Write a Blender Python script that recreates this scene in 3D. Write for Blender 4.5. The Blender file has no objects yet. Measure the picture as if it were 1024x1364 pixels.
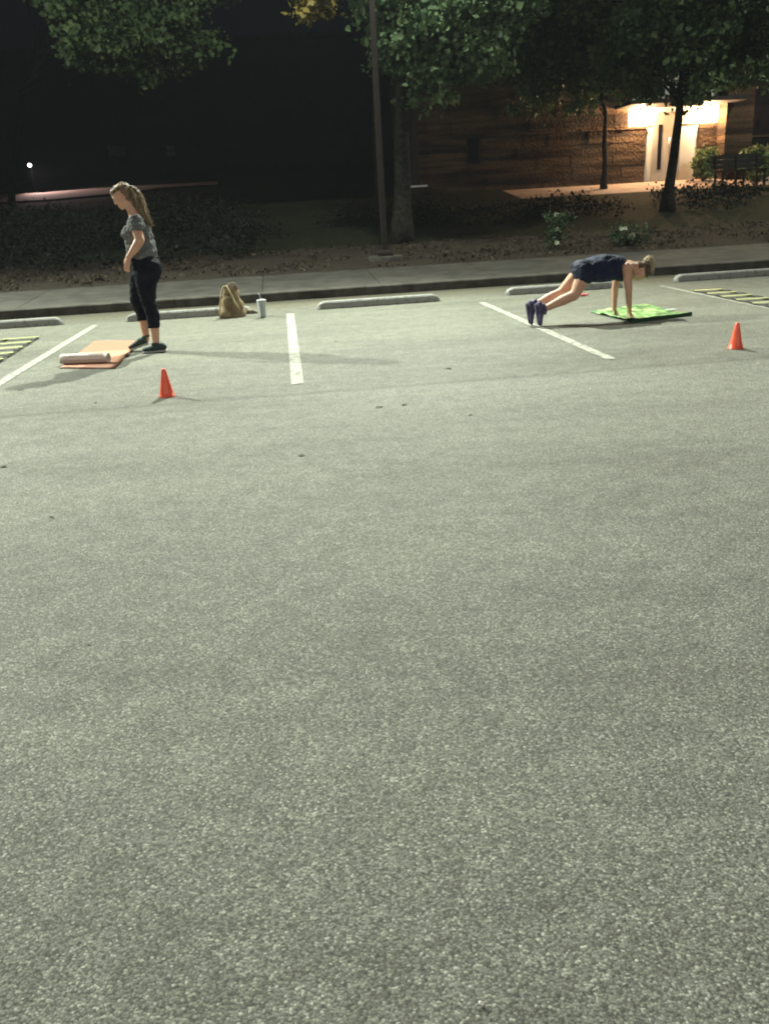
import bpy, bmesh, math, random
import numpy as np
from mathutils import Vector, Matrix, noise
random.seed(7); rng = np.random.default_rng(7)
S = bpy.context.scene
C = S.collection
R = math.radians

# ------------------------------------------------------------------ camera frame (used to survey the photograph)
F, CX, CY, H = 1143.0, 512.0, 682.0, 1.33
ROLL, HX, HY = R(3.3), 372.0, 284.0
_d = (CX-HX)*math.sin(ROLL) + (CY-HY)*math.cos(ROLL)
PITCH = math.atan(_d/F)
FW = Vector((0, math.cos(PITCH), -math.sin(PITCH)))
_up = Vector((0, math.sin(PITCH), math.cos(PITCH))); _rt = Vector((1, 0, 0))
CR = _rt*math.cos(ROLL) - _up*math.sin(ROLL)
CU = _rt*math.sin(ROLL) + _up*math.cos(ROLL)
EYE = Vector((0, 0, H))
def ray(x, y): return FW*F + CR*(x-CX) - CU*(y-CY)
def G(x, y, z=0.0):
    v = ray(x, y); return EYE + v*((z-H)/v.z)
def AY(x, y, Y):
    v = ray(x, y); return EYE + v*(Y/v.y)

# ------------------------------------------------------------------ terrain
TH = R(5.8); K0 = Vector((-5.82, 13.75, 0))
UD = Vector((math.cos(TH), math.sin(TH), 0)); VD = Vector((-math.sin(TH), math.cos(TH), 0))
def su(x, y):
    d = Vector((x, y, 0)) - K0
    return d.dot(UD), d.dot(VD)
def W(u, s, z=0.0):
    p = K0 + UD*u + VD*s
    return Vector((p.x, p.y, z))
PROF = [(0, .14), (2.45, .25), (4.5, .45), (8.2, 1.0), (10.3, 1.31), (12.9, 1.62), (14, 1.64), (30, 1.72), (45, 3.0), (60, 4.6), (120, 8.0), (400, 12.0)]
def zs(s):
    if s <= 0: return .14
    for (a, za), (b, zb) in zip(PROF, PROF[1:]):
        if s <= b: return za + (zb-za)*(s-a)/(b-a)
    return PROF[-1][1]
def zg(x, y): return zs(su(x, y)[1])
def TP(px, py):                                            # where a sight line meets the rising ground
    v = ray(px, py); t = 10/v.length
    p = EYE.copy()
    for i in range(6000):
        p = EYE + v*(t); 
        if p.z < zg(p.x, p.y): return Vector((p.x, p.y, zg(p.x, p.y)))
        t += .05/v.length
    return p
def SP(px, py, s0):                                        # where it meets the upright plane a distance s0 behind the kerb
    v = ray(px, py); k = (VD.dot(K0) + s0 - VD.dot(EYE))/VD.dot(v)
    return EYE + v*k

# ------------------------------------------------------------------ materials
def mat(name, col=(.5, .5, .5), rough=.7, spec=.4, metal=0):
    m = bpy.data.materials.new(name); m.use_nodes = True
    b = m.node_tree.nodes['Principled BSDF']
    b.inputs['Base Color'].default_value = (*col, 1)
    b.inputs['Roughness'].default_value = rough
    b.inputs['Specular IOR Level'].default_value = spec
    b.inputs['Metallic'].default_value = metal
    return m, m.node_tree.nodes, m.node_tree.links, b
def mottled(name, c1, c2, scale=8, rough=.7, spec=.3, bump=.0, detail=4, lo=.35, hi=.65, vor=False, c3=None):
    m, n, l, b = mat(name, c1, rough, spec)
    tc = n.new('ShaderNodeTexCoord'); 
    tx = n.new('ShaderNodeTexVoronoi' if vor else 'ShaderNodeTexNoise')
    tx.inputs['Scale'].default_value = scale
    if not vor: tx.inputs['Detail'].default_value = detail
    l.new(tc.outputs['Object'], tx.inputs['Vector'])
    out = tx.outputs['Distance'] if vor else tx.outputs['Fac']
    cr = n.new('ShaderNodeValToRGB'); e = cr.color_ramp.elements
    e[0].position = lo; e[0].color = (*c1, 1); e[1].position = hi; e[1].color = (*c2, 1)
    if c3: q = e.new((lo+hi)/2); q.color = (*c3, 1)
    l.new(out, cr.inputs['Fac']); l.new(cr.outputs['Color'], b.inputs['Base Color'])
    if bump:
        bp = n.new('ShaderNodeBump'); bp.inputs['Strength'].default_value = 1; bp.inputs['Distance'].default_value = bump
        l.new(out, bp.inputs['Height']); l.new(bp.outputs['Normal'], b.inputs['Normal'])
    return m
def emis(name, col, st):
    m = bpy.data.materials.new(name); m.use_nodes = True
    n = m.node_tree.nodes; n.clear()
    e = n.new('ShaderNodeEmission'); o = n.new('ShaderNodeOutputMaterial')
    e.inputs['Color'].default_value = (*col, 1); e.inputs['Strength'].default_value = st
    m.node_tree.links.new(e.outputs[0], o.inputs[0]); return m

SEAM = (-7.65+.11+10)/10.2
def asphalt():
    m, n, l, b = mat('asphalt', (.1, .1, .1), .8, .25)
    tc = n.new('ShaderNodeTexCoord')
    def ramp(src, stops, interp='LINEAR'):
        r = n.new('ShaderNodeValToRGB'); r.color_ramp.interpolation = interp
        e = r.color_ramp.elements
        e[0].position, e[0].color = stops[0][0], (*stops[0][1], 1)
        e[1].position, e[1].color = stops[-1][0], (*stops[-1][1], 1)
        for p, c in stops[1:-1]:
            q = e.new(p); q.color = (*c, 1)
        l.new(src, r.inputs['Fac']); return r.outputs['Color']
    def mix(t, f, a, c):
        x = n.new('ShaderNodeMix'); x.data_type = 'RGBA'; x.blend_type = t; x.inputs[0].default_value = f if isinstance(f, float) else 0
        if not isinstance(f, float): l.new(f, x.inputs[0])
        l.new(a, x.inputs[6]); l.new(c, x.inputs[7]); return x.outputs[2]
    # warped coordinates so the chips are not regular cells
    ns = n.new('ShaderNodeTexNoise'); ns.inputs['Scale'].default_value = 60; l.new(tc.outputs['Object'], ns.inputs['Vector'])
    va = n.new('ShaderNodeVectorMath'); va.operation = 'MULTIPLY_ADD'
    l.new(ns.outputs['Color'], va.inputs[0]); va.inputs[1].default_value = (.006, .006, .006); l.new(tc.outputs['Object'], va.inputs[2])
    def vor(scale, feature='F1'):
        v = n.new('ShaderNodeTexVoronoi'); v.feature = feature; v.inputs['Scale'].default_value = scale
        l.new(va.outputs[0], v.inputs['Vector']); return v
    v1 = vor(165); v2 = vor(300); v3 = vor(42)
    sp = n.new('ShaderNodeSeparateColor'); l.new(v1.outputs['Color'], sp.inputs[0])
    chips = ramp(sp.outputs[0], [(0, (.078, .076, .070)), (.40, (.138, .140, .124)), (.85, (.192, .197, .172)), (1, (.32, .33, .29))])
    sp2 = n.new('ShaderNodeSeparateColor'); l.new(v2.outputs['Color'], sp2.inputs[0])
    fine = ramp(sp2.outputs[0], [(0, (.45, .45, .44)), (.5, (.9, .9, .9)), (1, (1.5, 1.5, 1.48))])
    c = mix('MULTIPLY', .55, chips, fine)
    # dark binder between the chips
    gap = ramp(v1.outputs['Distance'], [(.0, (1.12, 1.12, 1.12)), (.45, (1, 1, 1)), (.75, (.42, .42, .42))])
    c = mix('MULTIPLY', .8, c, gap)
    # the odd pale stone
    sp3 = n.new('ShaderNodeSeparateColor'); l.new(v3.outputs['Color'], sp3.inputs[0])
    rare = ramp(sp3.outputs[1], [(.988, (0, 0, 0)), (.989, (1, 1, 1))], 'CONSTANT')
    near = ramp(v3.outputs['Distance'], [(.16, (1, 1, 1)), (.2, (0, 0, 0))])
    k = mix('MULTIPLY', 1.0, rare, near)
    rgb = n.new('ShaderNodeRGB'); rgb.outputs[0].default_value = (.30, .31, .27, 1)
    c = mix('MIX', k, c, rgb.outputs[0])
    # broad wear, wheel polish and dusty stalls
    nb = n.new('ShaderNodeTexNoise'); nb.inputs['Scale'].default_value = .55; nb.inputs['Detail'].default_value = 6
    nb.inputs['Roughness'].default_value = .62
    mp = n.new('ShaderNodeMapping'); mp.inputs['Rotation'].default_value = (0, 0, -TH); mp.inputs['Scale'].default_value = (.55, 1.6, 1)
    l.new(tc.outputs['Object'], mp.inputs['Vector']); l.new(mp.outputs[0], nb.inputs['Vector'])
    c = mix('MULTIPLY', 1.0, c, ramp(nb.outputs['Fac'], [(.30, (.72, .71, .69)), (.5, (1, 1, 1)), (.72, (1.16, 1.16, 1.12))]))
    nst = n.new('ShaderNodeTexNoise'); nst.inputs['Scale'].default_value = 1; nst.inputs['Detail'].default_value = 7; nst.inputs['Roughness'].default_value = .6
    mps = n.new('ShaderNodeMapping'); mps.inputs['Rotation'].default_value = (0, 0, -TH*.7); mps.inputs['Scale'].default_value = (.22, 3.2, 1)
    l.new(tc.outputs['Object'], mps.inputs['Vector']); l.new(mps.outputs[0], nst.inputs['Vector'])
    c = mix('MULTIPLY', 1.0, c, ramp(nst.outputs['Fac'], [(.26, (.62, .61, .60)), (.33, (.93, .93, .93)), (.5, (1, 1, 1)), (.7, (1.07, 1.07, 1.06))]))
    nm = n.new('ShaderNodeTexNoise'); nm.inputs['Scale'].default_value = 7; nm.inputs['Detail'].default_value = 5
    l.new(tc.outputs['Object'], nm.inputs['Vector'])
    c = mix('MULTIPLY', 1.0, c, ramp(nm.outputs['Fac'], [(.32, (.86, .86, .85)), (.68, (1.12, 1.12, 1.12))]))
    # paving seam: the stalls were laid in a separate strip; leaf dirt gathers against the kerb
    sx = n.new('ShaderNodeSeparateXYZ'); mp2 = n.new('ShaderNodeMapping')
    mp2.vector_type = 'TEXTURE'; mp2.inputs['Location'].default_value = K0; mp2.inputs['Rotation'].default_value = (0, 0, TH)
    l.new(tc.outputs['Object'], mp2.inputs['Vector']); l.new(mp2.outputs[0], sx.inputs[0])
    wob = n.new('ShaderNodeMath'); wob.operation = 'MULTIPLY_ADD'; l.new(nm.outputs['Fac'], wob.inputs[0]); wob.inputs[1].default_value = .22
    l.new(sx.outputs['Y'], wob.inputs[2])
    mr = n.new('ShaderNodeMapRange'); mr.inputs['From Min'].default_value = -10; mr.inputs['From Max'].default_value = .2
    l.new(wob.outputs[0], mr.inputs['Value'])
    c = mix('MULTIPLY', 1.0, c, ramp(mr.outputs[0], [(0, (1.03, 1.03, 1.03)), (SEAM-.006, (1.03, 1.03, 1.03)), (SEAM, (.66, .66, .64)), (SEAM+.008, (.88, .88, .86)), (.84, (.95, .95, .88)), (.93, (.80, .76, .62)), (1, (.42, .38, .30))]))
    l.new(c, b.inputs['Base Color'])
    h = n.new('ShaderNodeMath'); h.operation = 'MULTIPLY_ADD'; l.new(v1.outputs['Distance'], h.inputs[0]); h.inputs[1].default_value = -1.0; l.new(sp.outputs[0], h.inputs[2])
    bp = n.new('ShaderNodeBump'); bp.inputs['Strength'].default_value = .34; bp.inputs['Distance'].default_value = .003
    l.new(h.outputs[0], bp.inputs['Height']); l.new(bp.outputs['Normal'], b.inputs['Normal'])
    # glinting facets
    v4 = vor(70); sp4 = n.new('ShaderNodeSeparateColor'); l.new(v4.outputs['Color'], sp4.inputs[0])
    rr = ramp(sp4.outputs[0], [(.0, (.82, .82, .82)), (.985, (.8, .8, .8)), (.992, (.66, .66, .66))])
    l.new(rr, b.inputs['Roughness'])
    return m

M = {}
M['asphalt'] = asphalt()
M['walk'] = mottled('dark_concrete', (.042, .041, .037), (.072, .069, .062), 3.0, .9, .2, .002, 8)
M['kerb'] = mottled('kerb_concrete', (.055, .052, .045), (.10, .096, .085), 5, .9, .2, .003, 8)
M['mulch'] = mottled('mulch', (.020, .017, .013), (.058, .048, .039), 22, .95, .1, .03, 8, .3, .7)
M['lawn'] = mottled('lawn', (.010, .013, .007), (.026, .027, .016), 9, .95, .1, .03, 8, .3, .7)
M['paint'] = mottled('road_paint', (.13, .13, .115), (.30, .30, .26), 14, .75, .3, .001, 14, .38, .52)
M['stop'] = mottled('painted_concrete', (.17, .175, .17), (.29, .295, .285), 14, .8, .25, .002, 9, .3, .5)
M['rose_leaf'] = mottled('rose_leaf', (.02, .042, .016), (.06, .10, .04), 6, .5, .4)
M['petal'] = mat('petal', (.75, .78, .62), .6)[0]
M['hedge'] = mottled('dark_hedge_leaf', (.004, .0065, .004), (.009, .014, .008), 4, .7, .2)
M['leaf'] = mottled('leaf_green', (.040, .078, .034), (.105, .165, .070), 1.6, .55, .35)
M['leafb'] = mottled('leaf_green_warm', (.045, .085, .034), (.12, .175, .068), 1.4, .55, .35)
M['leafy'] = mottled('leaf_yellow', (.16, .14, .035), (.34, .26, .06), 2, .55, .3)
M['bark'] = mottled('bark', (.016, .016, .013), (.040, .038, .032), 12, .95, .1, .03, 9)
M['barkd'] = mottled('dark_bark', (.010, .008, .007), (.026, .022, .018), 14, .95, .1, .02, 9)
M['pole'] = mottled('bronze_paint', (.018, .013, .012), (.026, .018, .016), 9, .6, .3)
M['black'] = mat('black_metal', (.008, .008, .009), .7, .15)[0]
M['steel'] = mat('steel', (.5, .5, .5), .3, .5, 1)[0]

def leafmat(m):        # leaves let some light through
    nt = m.node_tree; b = nt.nodes['Principled BSDF']; o = [x for x in nt.nodes if x.type == 'OUTPUT_MATERIAL'][0]
    tr = nt.nodes.new('ShaderNodeBsdfTranslucent'); mx = nt.nodes.new('ShaderNodeMixShader'); mx.inputs[0].default_value = .2
    src = b.inputs['Base Color'].links[0].from_socket
    nt.links.new(src, tr.inputs['Color']); nt.links.new(b.outputs[0], mx.inputs[1]); nt.links.new(tr.outputs[0], mx.inputs[2])
    nt.links.new(mx.outputs[0], o.inputs['Surface'])
for k in ('leaf', 'leafb', 'leafy', 'rose_leaf'): leafmat(M[k])

# ------------------------------------------------------------------ object helpers
def tag(o, label=None, cat=None, group=None, kind=None):
    if label: o['label'] = label
    if cat: o['category'] = cat
    if group: o['group'] = group
    if kind: o['kind'] = kind
    return o
def empty(name, loc, rz=0.0, **k):
    o = bpy.data.objects.new(name, None); C.objects.link(o); o.location = loc; o.rotation_euler = (0, 0, rz)
    o.empty_display_size = .2
    return tag(o, **k)
def link(name, me, m, parent=None, world=True):
    o = bpy.data.objects.new(name, me); C.objects.link(o)
    if m is not None:
        for q in (m if isinstance(m, (list, tuple)) else [m]): me.materials.append(q)
    if parent is not None:
        o.parent = parent
        if world:
            bpy.context.view_layer.update()
            o.matrix_parent_inverse = parent.matrix_world.inverted()
    return o
class MB:
    def __init__(s): s.v = []; s.f = []; s.sm = []
    def add(s, vs, fs, sm=False):
        o = len(s.v); s.v += [tuple(v) for v in vs]; s.f += [tuple(i+o for i in f) for f in fs]; s.sm += [sm]*len(fs)
    def box(s, c, sx, sy, sz, ax=None, top=1.0):
        X, Y_, Z = ax or (Vector((1, 0, 0)), Vector((0, 1, 0)), Vector((0, 0, 1))); c = Vector(c)
        P = []
        for k in (-1, 1):
            t = top if k > 0 else 1
            for a, b in ((-1, -1), (1, -1), (1, 1), (-1, 1)): P.append(c + X*a*sx/2*t + Y_*b*sy/2*t + Z*k*sz/2)
        s.add(P, [(3, 2, 1, 0), (4, 5, 6, 7), (0, 1, 5, 4), (1, 2, 6, 5), (2, 3, 7, 6), (3, 0, 4, 7)])
    def tube(s, pts, rad, n=8, cap=True, sm=True):
        pts = [Vector(p) for p in pts]; rings = []
        if not isinstance(rad, (list, tuple)): rad = [rad]*len(pts)
        o = len(s.v); prev = None
        for i, p in enumerate(pts):
            d = (pts[min(i+1, len(pts)-1)] - pts[max(i-1, 0)]).normalized()
            a = prev - d*prev.dot(d) if prev is not None else d.orthogonal()
            a.normalize(); prev = a; b = d.cross(a)
            for k in range(n):
                t = 2*math.pi*k/n; s.v.append(tuple(p + (a*math.cos(t) + b*math.sin(t))*rad[i]))
        for i in range(len(pts)-1):
            for k in range(n):
                s.f.append((o+i*n+k, o+i*n+(k+1) % n, o+(i+1)*n+(k+1) % n, o+(i+1)*n+k)); s.sm.append(sm)
        if cap:
            s.f.append(tuple(o+k for k in reversed(range(n)))); s.sm.append(False)
            s.f.append(tuple(o+(len(pts)-1)*n+k for k in range(n))); s.sm.append(False)
    def lathe(s, c, prof, n=24, sm=True):
        c = Vector(c); o = len(s.v)
        for r, z in prof:
            for k in range(n):
                t = 2*math.pi*k/n; s.v.append((c.x+r*math.cos(t), c.y+r*math.sin(t), c.z+z))
        for i in range(len(prof)-1):
            for k in range(n):
                s.f.append((o+i*n+k, o+i*n+(k+1) % n, o+(i+1)*n+(k+1) % n, o+(i+1)*n+k)); s.sm.append(sm)
        s.f.append(tuple(o+k for k in reversed(range(n)))); s.sm.append(False)
        s.f.append(tuple(o+(len(prof)-1)*n+k for k in range(n))); s.sm.append(False)
    def mesh(s, name):
        me = bpy.data.meshes.new(name); me.from_pydata(s.v, [], s.f); me.polygons.foreach_set('use_smooth', s.sm); me.update(); return me
    def build(s, name, m, parent=None, bevel=0):
        me = s.mesh(name)
        if bevel:
            bm = bmesh.new(); bm.from_mesh(me)
            bmesh.ops.bevel(bm, geom=bm.edges[:], offset=bevel, segments=2, affect='EDGES', profile=.6)
            bm.to_mesh(me); bm.free()
        return link(name, me, m, parent)
def dup(root, loc, rz, label, **k):
    r = root.copy(); C.objects.link(r); r.location = loc; r.rotation_euler = (0, 0, rz); r['label'] = label
    for ch in list(root.children):
        c = ch.copy(); C.objects.link(c); c.parent = r
        for g in ch.children:
            d = g.copy(); C.objects.link(d); d.parent = c
    return r
AX = (UD, VD, Vector((0, 0, 1)))

# ------------------------------------------------------------------ ground
b = MB(); b.add([(-90, -60, 0), (90, -60, 0), (90, 15.5+90*math.tan(TH), 0), (-90, 15.5-90*math.tan(TH), 0)], [(0, 1, 2, 3)])
tag(b.build('parking_lot', M['asphalt']), kind='structure')
b = MB()
u = -40.0
while u < 60:
    L = 3.05
    p = W(u+L/2, 0)
    vs = []
    for (uu, ss, z) in ((u+.004, .0, -.05), (u+L-.004, .0, -.05), (u+L-.004, .0, .125), (u+.004, .0, .125), (u+.004, .02, .142), (u+L-.004, .02, .142), (u+L-.004, .16, .146), (u+.004, .16, .146), (u+.004, .16, -.05), (u+L-.004, .16, -.05)):
        vs.append(W(uu, ss, z))
    b.add(vs, [(0, 1, 2, 3), (3, 2, 5, 4), (4, 5, 6, 7), (7, 6, 9, 8), (0, 3, 4, 7, 8), (1, 9, 6, 5, 2)])
    u += L
tag(b.build('kerb', M['kerb']), kind='structure')
b = MB(); u = -40.3
while u < 60:
    L = 1.93; a, c = u+.006, u+L-.006; e = .163
    b.add([W(a, e, .14), W(c, e, .14), W(c, 2.45, .25), W(a, 2.45, .25), W(a, e, 0), W(c, e, 0), W(c, 2.45, .1), W(a, 2.45, .1)],
          [(0, 1, 2, 3), (4, 5, 1, 0), (5, 6, 2, 1), (6, 7, 3, 2), (7, 4, 0, 3)])
    u += L
b.add([W(-40.3, .17, .125), W(60, .17, .125), W(60, 2.44, .235), W(-40.3, 2.44, .235)], [(0, 1, 2, 3)])
tag(b.build('sidewalk', M['walk']), kind='structure')
def sheet(name, s0, s1, ds, du, u0, u1, m, amp, off=0.0):
    b = MB(); ns = int((s1-s0)/ds)+1; nu = int((u1-u0)/du)+1
    for i in range(ns+1):
        for j in range(nu+1):
            s = s0+(s1-s0)*i/ns; uu = u0+(u1-u0)*j/nu
            e = 0 if i == 0 or i == ns else noise.noise(Vector((uu*1.3, s*1.3, 3)))*amp + noise.noise(Vector((uu*5, s*5, 1)))*amp*.5
            b.v.append(tuple(W(uu, s, zs(s)+e+off)))
    for i in range(ns):
        for j in range(nu):
            a = i*(nu+1)+j; b.f.append((a, a+1, a+nu+2, a+nu+1)); b.sm.append(True)
    return tag(b.build(name, m), kind='structure')
sheet('mulch_bed', 2.455, 5.2, .12, .15, -22, 30, M['mulch'], .035)
sheet('lawn', 5.2, 10.6, .3, .35, -40, 60, M['lawn'], .05)
M['pinkwalk'] = mottled('pink_concrete', (.26, .20, .17), (.36, .29, .25), 3, .85, .25, .001, 7)
UPATH = (SP(690, 245, 11)-K0).dot(UD)
sheet('path', 10.6, 12.9, .5, 2, UPATH, 60, M['pinkwalk'], 0)
sheet('lawn', 10.6, 12.9, .5, 2, -60, UPATH, M['lawn'], .02)
sheet('hillside', 12.9, 380, 2.5, 8, -200, 260, M['lawn'], .15)
b = MB()
for k, (u0, u1) in enumerate([(-120, 60)]):
    pass
# pale distant road on the slope at the left
M['farroad'] = mottled('far_road', (.26, .20, .18), (.36, .28, .25), .8, .9, .2)
q = [(-60, 271, 262), (0, 271.5, 261.5), (60, 268.5, 258.5), (120, 263, 253.5), (175, 257.5, 249.5), (212, 252.5, 248), (245, 250, 246.3), (290, 248, 243.5)]
b = MB(); vs = []
for (x, y1, y2) in q:
    for yy in (y1, y2):
        p = TP(x, yy); p.z += .10; vs.append(p)
b.add(vs, [(2*i, 2*i+2, 2*i+3, 2*i+1) for i in range(len(q)-1)], True)
tag(b.build('road', M['farroad']), kind='structure')

# ------------------------------------------------------------------ stall lines, wheel stops
def line(p, q, w, label):
    p, q = Vector((p.x, p.y, 0)), Vector((q.x, q.y, 0)); d = (q-p); L = d.length; d.normalize(); nrm = Vector((-d.y, d.x, 0))
    b = MB(); N = 60; vs = []
    for i in range(N+1):
        c = p + d*L*i/N
        for sgn in (-1, 1):
            j = w/2 + noise.noise(Vector((i*.9, sgn*7, p.x)))*.006
            vs.append((c.x+nrm.x*sgn*j, c.y+nrm.y*sgn*j, .004))
    b.add(vs, [(2*i, 2*i+1, 2*i+3, 2*i+2) for i in range(N)])
    tag(b.build('stall_line', M['paint']), label, 'parking line', 'white lines between the parking stalls')
line(G(128, 433), G(-40, 535), .105, 'long white stall line slanting past the orange mat at left')
line(G(386.5, 418), G(396.5, 512), .105, 'short upright white stall line below the paper bag and tumbler')
line(G(641, 403), G(814, 479), .095, 'white stall line running under the shoes of the exercising woman')
line(G(880, 381), G(1120, 431), .075, 'white stall line along the agility ladder at right')
def wheel_stop():
    b = MB(); L = 1.78
    prof = [(-.082, 0), (.082, 0), (.068, .080), (.050, .100), (-.050, .100), (-.068, .080)]
    xs = [(-L/2, .55, .35), (-L/2+.035, .9, .75), (-L/2+.10, 1, 1), (-L/6, 1, 1), (L/6, 1, 1), (L/2-.10, 1, 1), (L/2-.035, .9, .75), (L/2, .55, .35)]
    n = len(prof)
    for x, ky, kz in xs:
        for (y, z) in prof: b.v.append((x, y*ky, z*kz+.005))
    for i in range(len(xs)-1):
        for k in range(n):
            b.f.append((i*n+k, (i+1)*n+k, (i+1)*n+(k+1) % n, i*n+(k+1) % n)); b.sm.append(False)
    b.f.append(tuple(range(n))); b.sm.append(False)
    b.f.append(tuple((len(xs)-1)*n+k for k in reversed(range(n)))); b.sm.append(False)
    return b
stop_me = None
for i, (x, y, side, lab) in enumerate([(82, 433, 1, 'white concrete wheel stop cut by the left edge of the photo'), (167, 429.5, -1, 'white concrete wheel stop behind the standing woman and the paper bag'),
        (423, 413, -1, 'white concrete wheel stop right of the tumbler, in front of the lamp post'), (676, 394, -1, 'white concrete wheel stop behind the woman in the push-up'),
        (901, 376, -1, 'white concrete wheel stop at far right behind the agility ladder')]):
    p = G(x, y); c = p - UD*.89*side + VD*.1
    if i == 0:
        o = wheel_stop().build('wheel_stop', M['stop']); stop_me = o
    else:
        o = stop_me.copy(); C.objects.link(o)
    o.location = (c.x, c.y, 0); o.rotation_euler = (0, 0, TH + random.uniform(-.008, .008))
    tag(o, lab, 'wheel stop', 'concrete wheel stops along the kerb')

# ------------------------------------------------------------------ cones
M['cone'] = mottled('cone_plastic', (.78, .085, .035), (.86, .12, .05), 20, .38, .5)
def cone_mesh(): 
    b = MB(); b.lathe((0, 0, 0), [(.066, .001), (.066, .006), (.060, .012), (.050, .05), (.040, .10), (.029, .155), (.019, .205), (.016, .218), (.010, .223)], 32); return b
p = G(223, 528); o = cone_mesh().build('sport_cone', M['cone']); o.location = (p.x, p.y, 0)
tag(o, 'small orange cone on the asphalt in front of the standing woman', 'cone', 'small orange training cones')
p = G(979, 464); o2 = o.copy(); C.objects.link(o2); o2.location = (p.x, p.y, 0); o2.rotation_euler = (0, 0, 1.3)
o2['label'] = 'small orange cone at right between green mat and photo edge'

# ------------------------------------------------------------------ orange mat + rolled towel
def slab(corners, th, nx, ny, zf, z0=.004):
    A, B, Cc, D = [Vector((c.x, c.y, 0)) for c in corners]; b = MB()
    for lay in (1, 0):
        for j in range(ny+1):
            for i in range(nx+1):
                u, v = i/nx, j/ny
                p = (A*(1-u)+B*u)*(1-v) + (D*(1-u)+Cc*u)*v
                p.z = z0 + zf(u, v) + th*lay; b.v.append(tuple(p))
    n = (nx+1)*(ny+1); idx = lambda i, j: j*(nx+1)+i
    for j in range(ny):
        for i in range(nx):
            q = (idx(i, j), idx(i+1, j), idx(i+1, j+1), idx(i, j+1)); b.f.append(q); b.sm.append(True)
            b.f.append(tuple(k+n for k in reversed(q))); b.sm.append(True)
    ring = [idx(i, 0) for i in range(nx+1)] + [idx(nx, j) for j in range(1, ny+1)] + [idx(i, ny) for i in range(nx-1, -1, -1)] + [idx(0, j) for j in range(ny-1, 0, -1)]
    for a, c in zip(ring, ring[1:]+ring[:1]):
        b.f.append((a, a+n, c+n, c)); b.sm.append(False)
    return b
mc = [G(80, 491), G(152, 491.5), G(189, 455), G(126, 455.5)]
mm, n, l, bs = mat('mat_foam', (.6, .25, .15), .75, .3)
tc = n.new('ShaderNodeTexCoord'); sx = n.new('ShaderNodeSeparateXYZ'); l.new(tc.outputs['Object'], sx.inputs[0])
ns = n.new('ShaderNodeTexNoise'); ns.inputs['Scale'].default_value = 6; l.new(tc.outputs['Object'], ns.inputs['Vector'])
ad = n.new('ShaderNodeMath'); ad.operation = 'MULTIPLY_ADD'; l.new(ns.outputs['Fac'], ad.inputs[0]); ad.inputs[1].default_value = .12; l.new(sx.outputs['Y'], ad.inputs[2])
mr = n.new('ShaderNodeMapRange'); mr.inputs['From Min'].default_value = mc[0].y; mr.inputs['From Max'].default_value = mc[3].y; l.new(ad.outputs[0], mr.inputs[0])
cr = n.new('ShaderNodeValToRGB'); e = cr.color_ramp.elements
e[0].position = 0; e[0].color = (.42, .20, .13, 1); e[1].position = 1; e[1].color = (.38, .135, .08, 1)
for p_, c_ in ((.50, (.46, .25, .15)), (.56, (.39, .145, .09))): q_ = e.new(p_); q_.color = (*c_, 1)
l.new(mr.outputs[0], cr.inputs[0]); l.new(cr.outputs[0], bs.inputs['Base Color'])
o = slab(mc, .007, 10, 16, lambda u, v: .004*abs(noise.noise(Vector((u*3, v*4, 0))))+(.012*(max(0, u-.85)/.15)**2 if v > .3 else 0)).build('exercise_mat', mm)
tag(o, 'orange exercise mat on the asphalt left of the standing woman', 'mat')
mm = mottled('towel', (.60, .54, .50), (.68, .62, .57), 60, .95, .1, .002, 4)
b = MB(); a0, a1 = G(84, 486.5), G(146, 484.5); a0.z = a1.z = 0; ax = (a1-a0).normalized(); sd = Vector((-ax.y, ax.x, 0)); T = 3.2; N = 72; NL = 12
for k in range(NL+1):
    for side in (0, 1):
        for i in range(N+1):
            t = i/N; ang = -2*math.pi*T*t - 1.6; r = .014 + .040*t - (.009 if side else 0)
            r *= 1+.06*noise.noise(Vector((k*.35, i*.12, 5)))
            c = a0 + ax*((a1-a0).length*k/NL) + sd*(math.cos(ang)*r*1.15) + Vector((0, 0, .066+math.sin(ang)*r))
            c += ax*(.012*noise.noise(Vector((i*.1, k, 2))) if k in (0, NL) else 0)
            b.v.append(tuple(c))
m_ = N+1
for k in range(NL):
    for i in range(N):
        for side in (0, 1):
            a = (k*2+side)*m_+i; q_ = (a, a+1, a+2*m_+1, a+2*m_); b.f.append(q_ if side else q_[::-1]); b.sm.append(True)
    for i in (0, N):
        a = k*2*m_+i; b.f.append((a, a+m_, a+3*m_, a+2*m_)); b.sm.append(False)
for k in (0, NL):
    for i in range(N):
        a = k*2*m_+i; b.f.append((a, a+1, a+m_+1, a+m_)); b.sm.append(False)
tag(b.build('rolled_towel', mm), 'pale pinkish towel rolled up on the near end of the orange mat', 'towel')

# ------------------------------------------------------------------ green mat
mm, n, l, bs = mat('green_print', (.1, .5, .1), .5, .4)
tc = n.new('ShaderNodeTexCoord'); ns = n.new('ShaderNodeTexNoise'); ns.inputs['Scale'].default_value = 8; ns.inputs['Detail'].default_value = 5; ns.inputs['Distortion'].default_value = 1.2
l.new(tc.outputs['Object'], ns.inputs['Vector']); cr = n.new('ShaderNodeValToRGB'); e = cr.color_ramp.elements
e[0].position = .40; e[0].color = (.008, .07, .02, 1); e[1].position = .64; e[1].color = (.40, .55, .24, 1)
for p_, c_ in ((.47, (.025, .17, .04)), (.55, (.08, .30, .07))): q_ = e.new(p_); q_.color = (*c_, 1)
l.new(ns.outputs['Fac'], cr.inputs[0]); l.new(cr.outputs[0], bs.inputs['Base Color'])
gmc = [G(785, 416), G(840, 430.5), G(921, 420.5), G(858, 405.5)]
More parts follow.
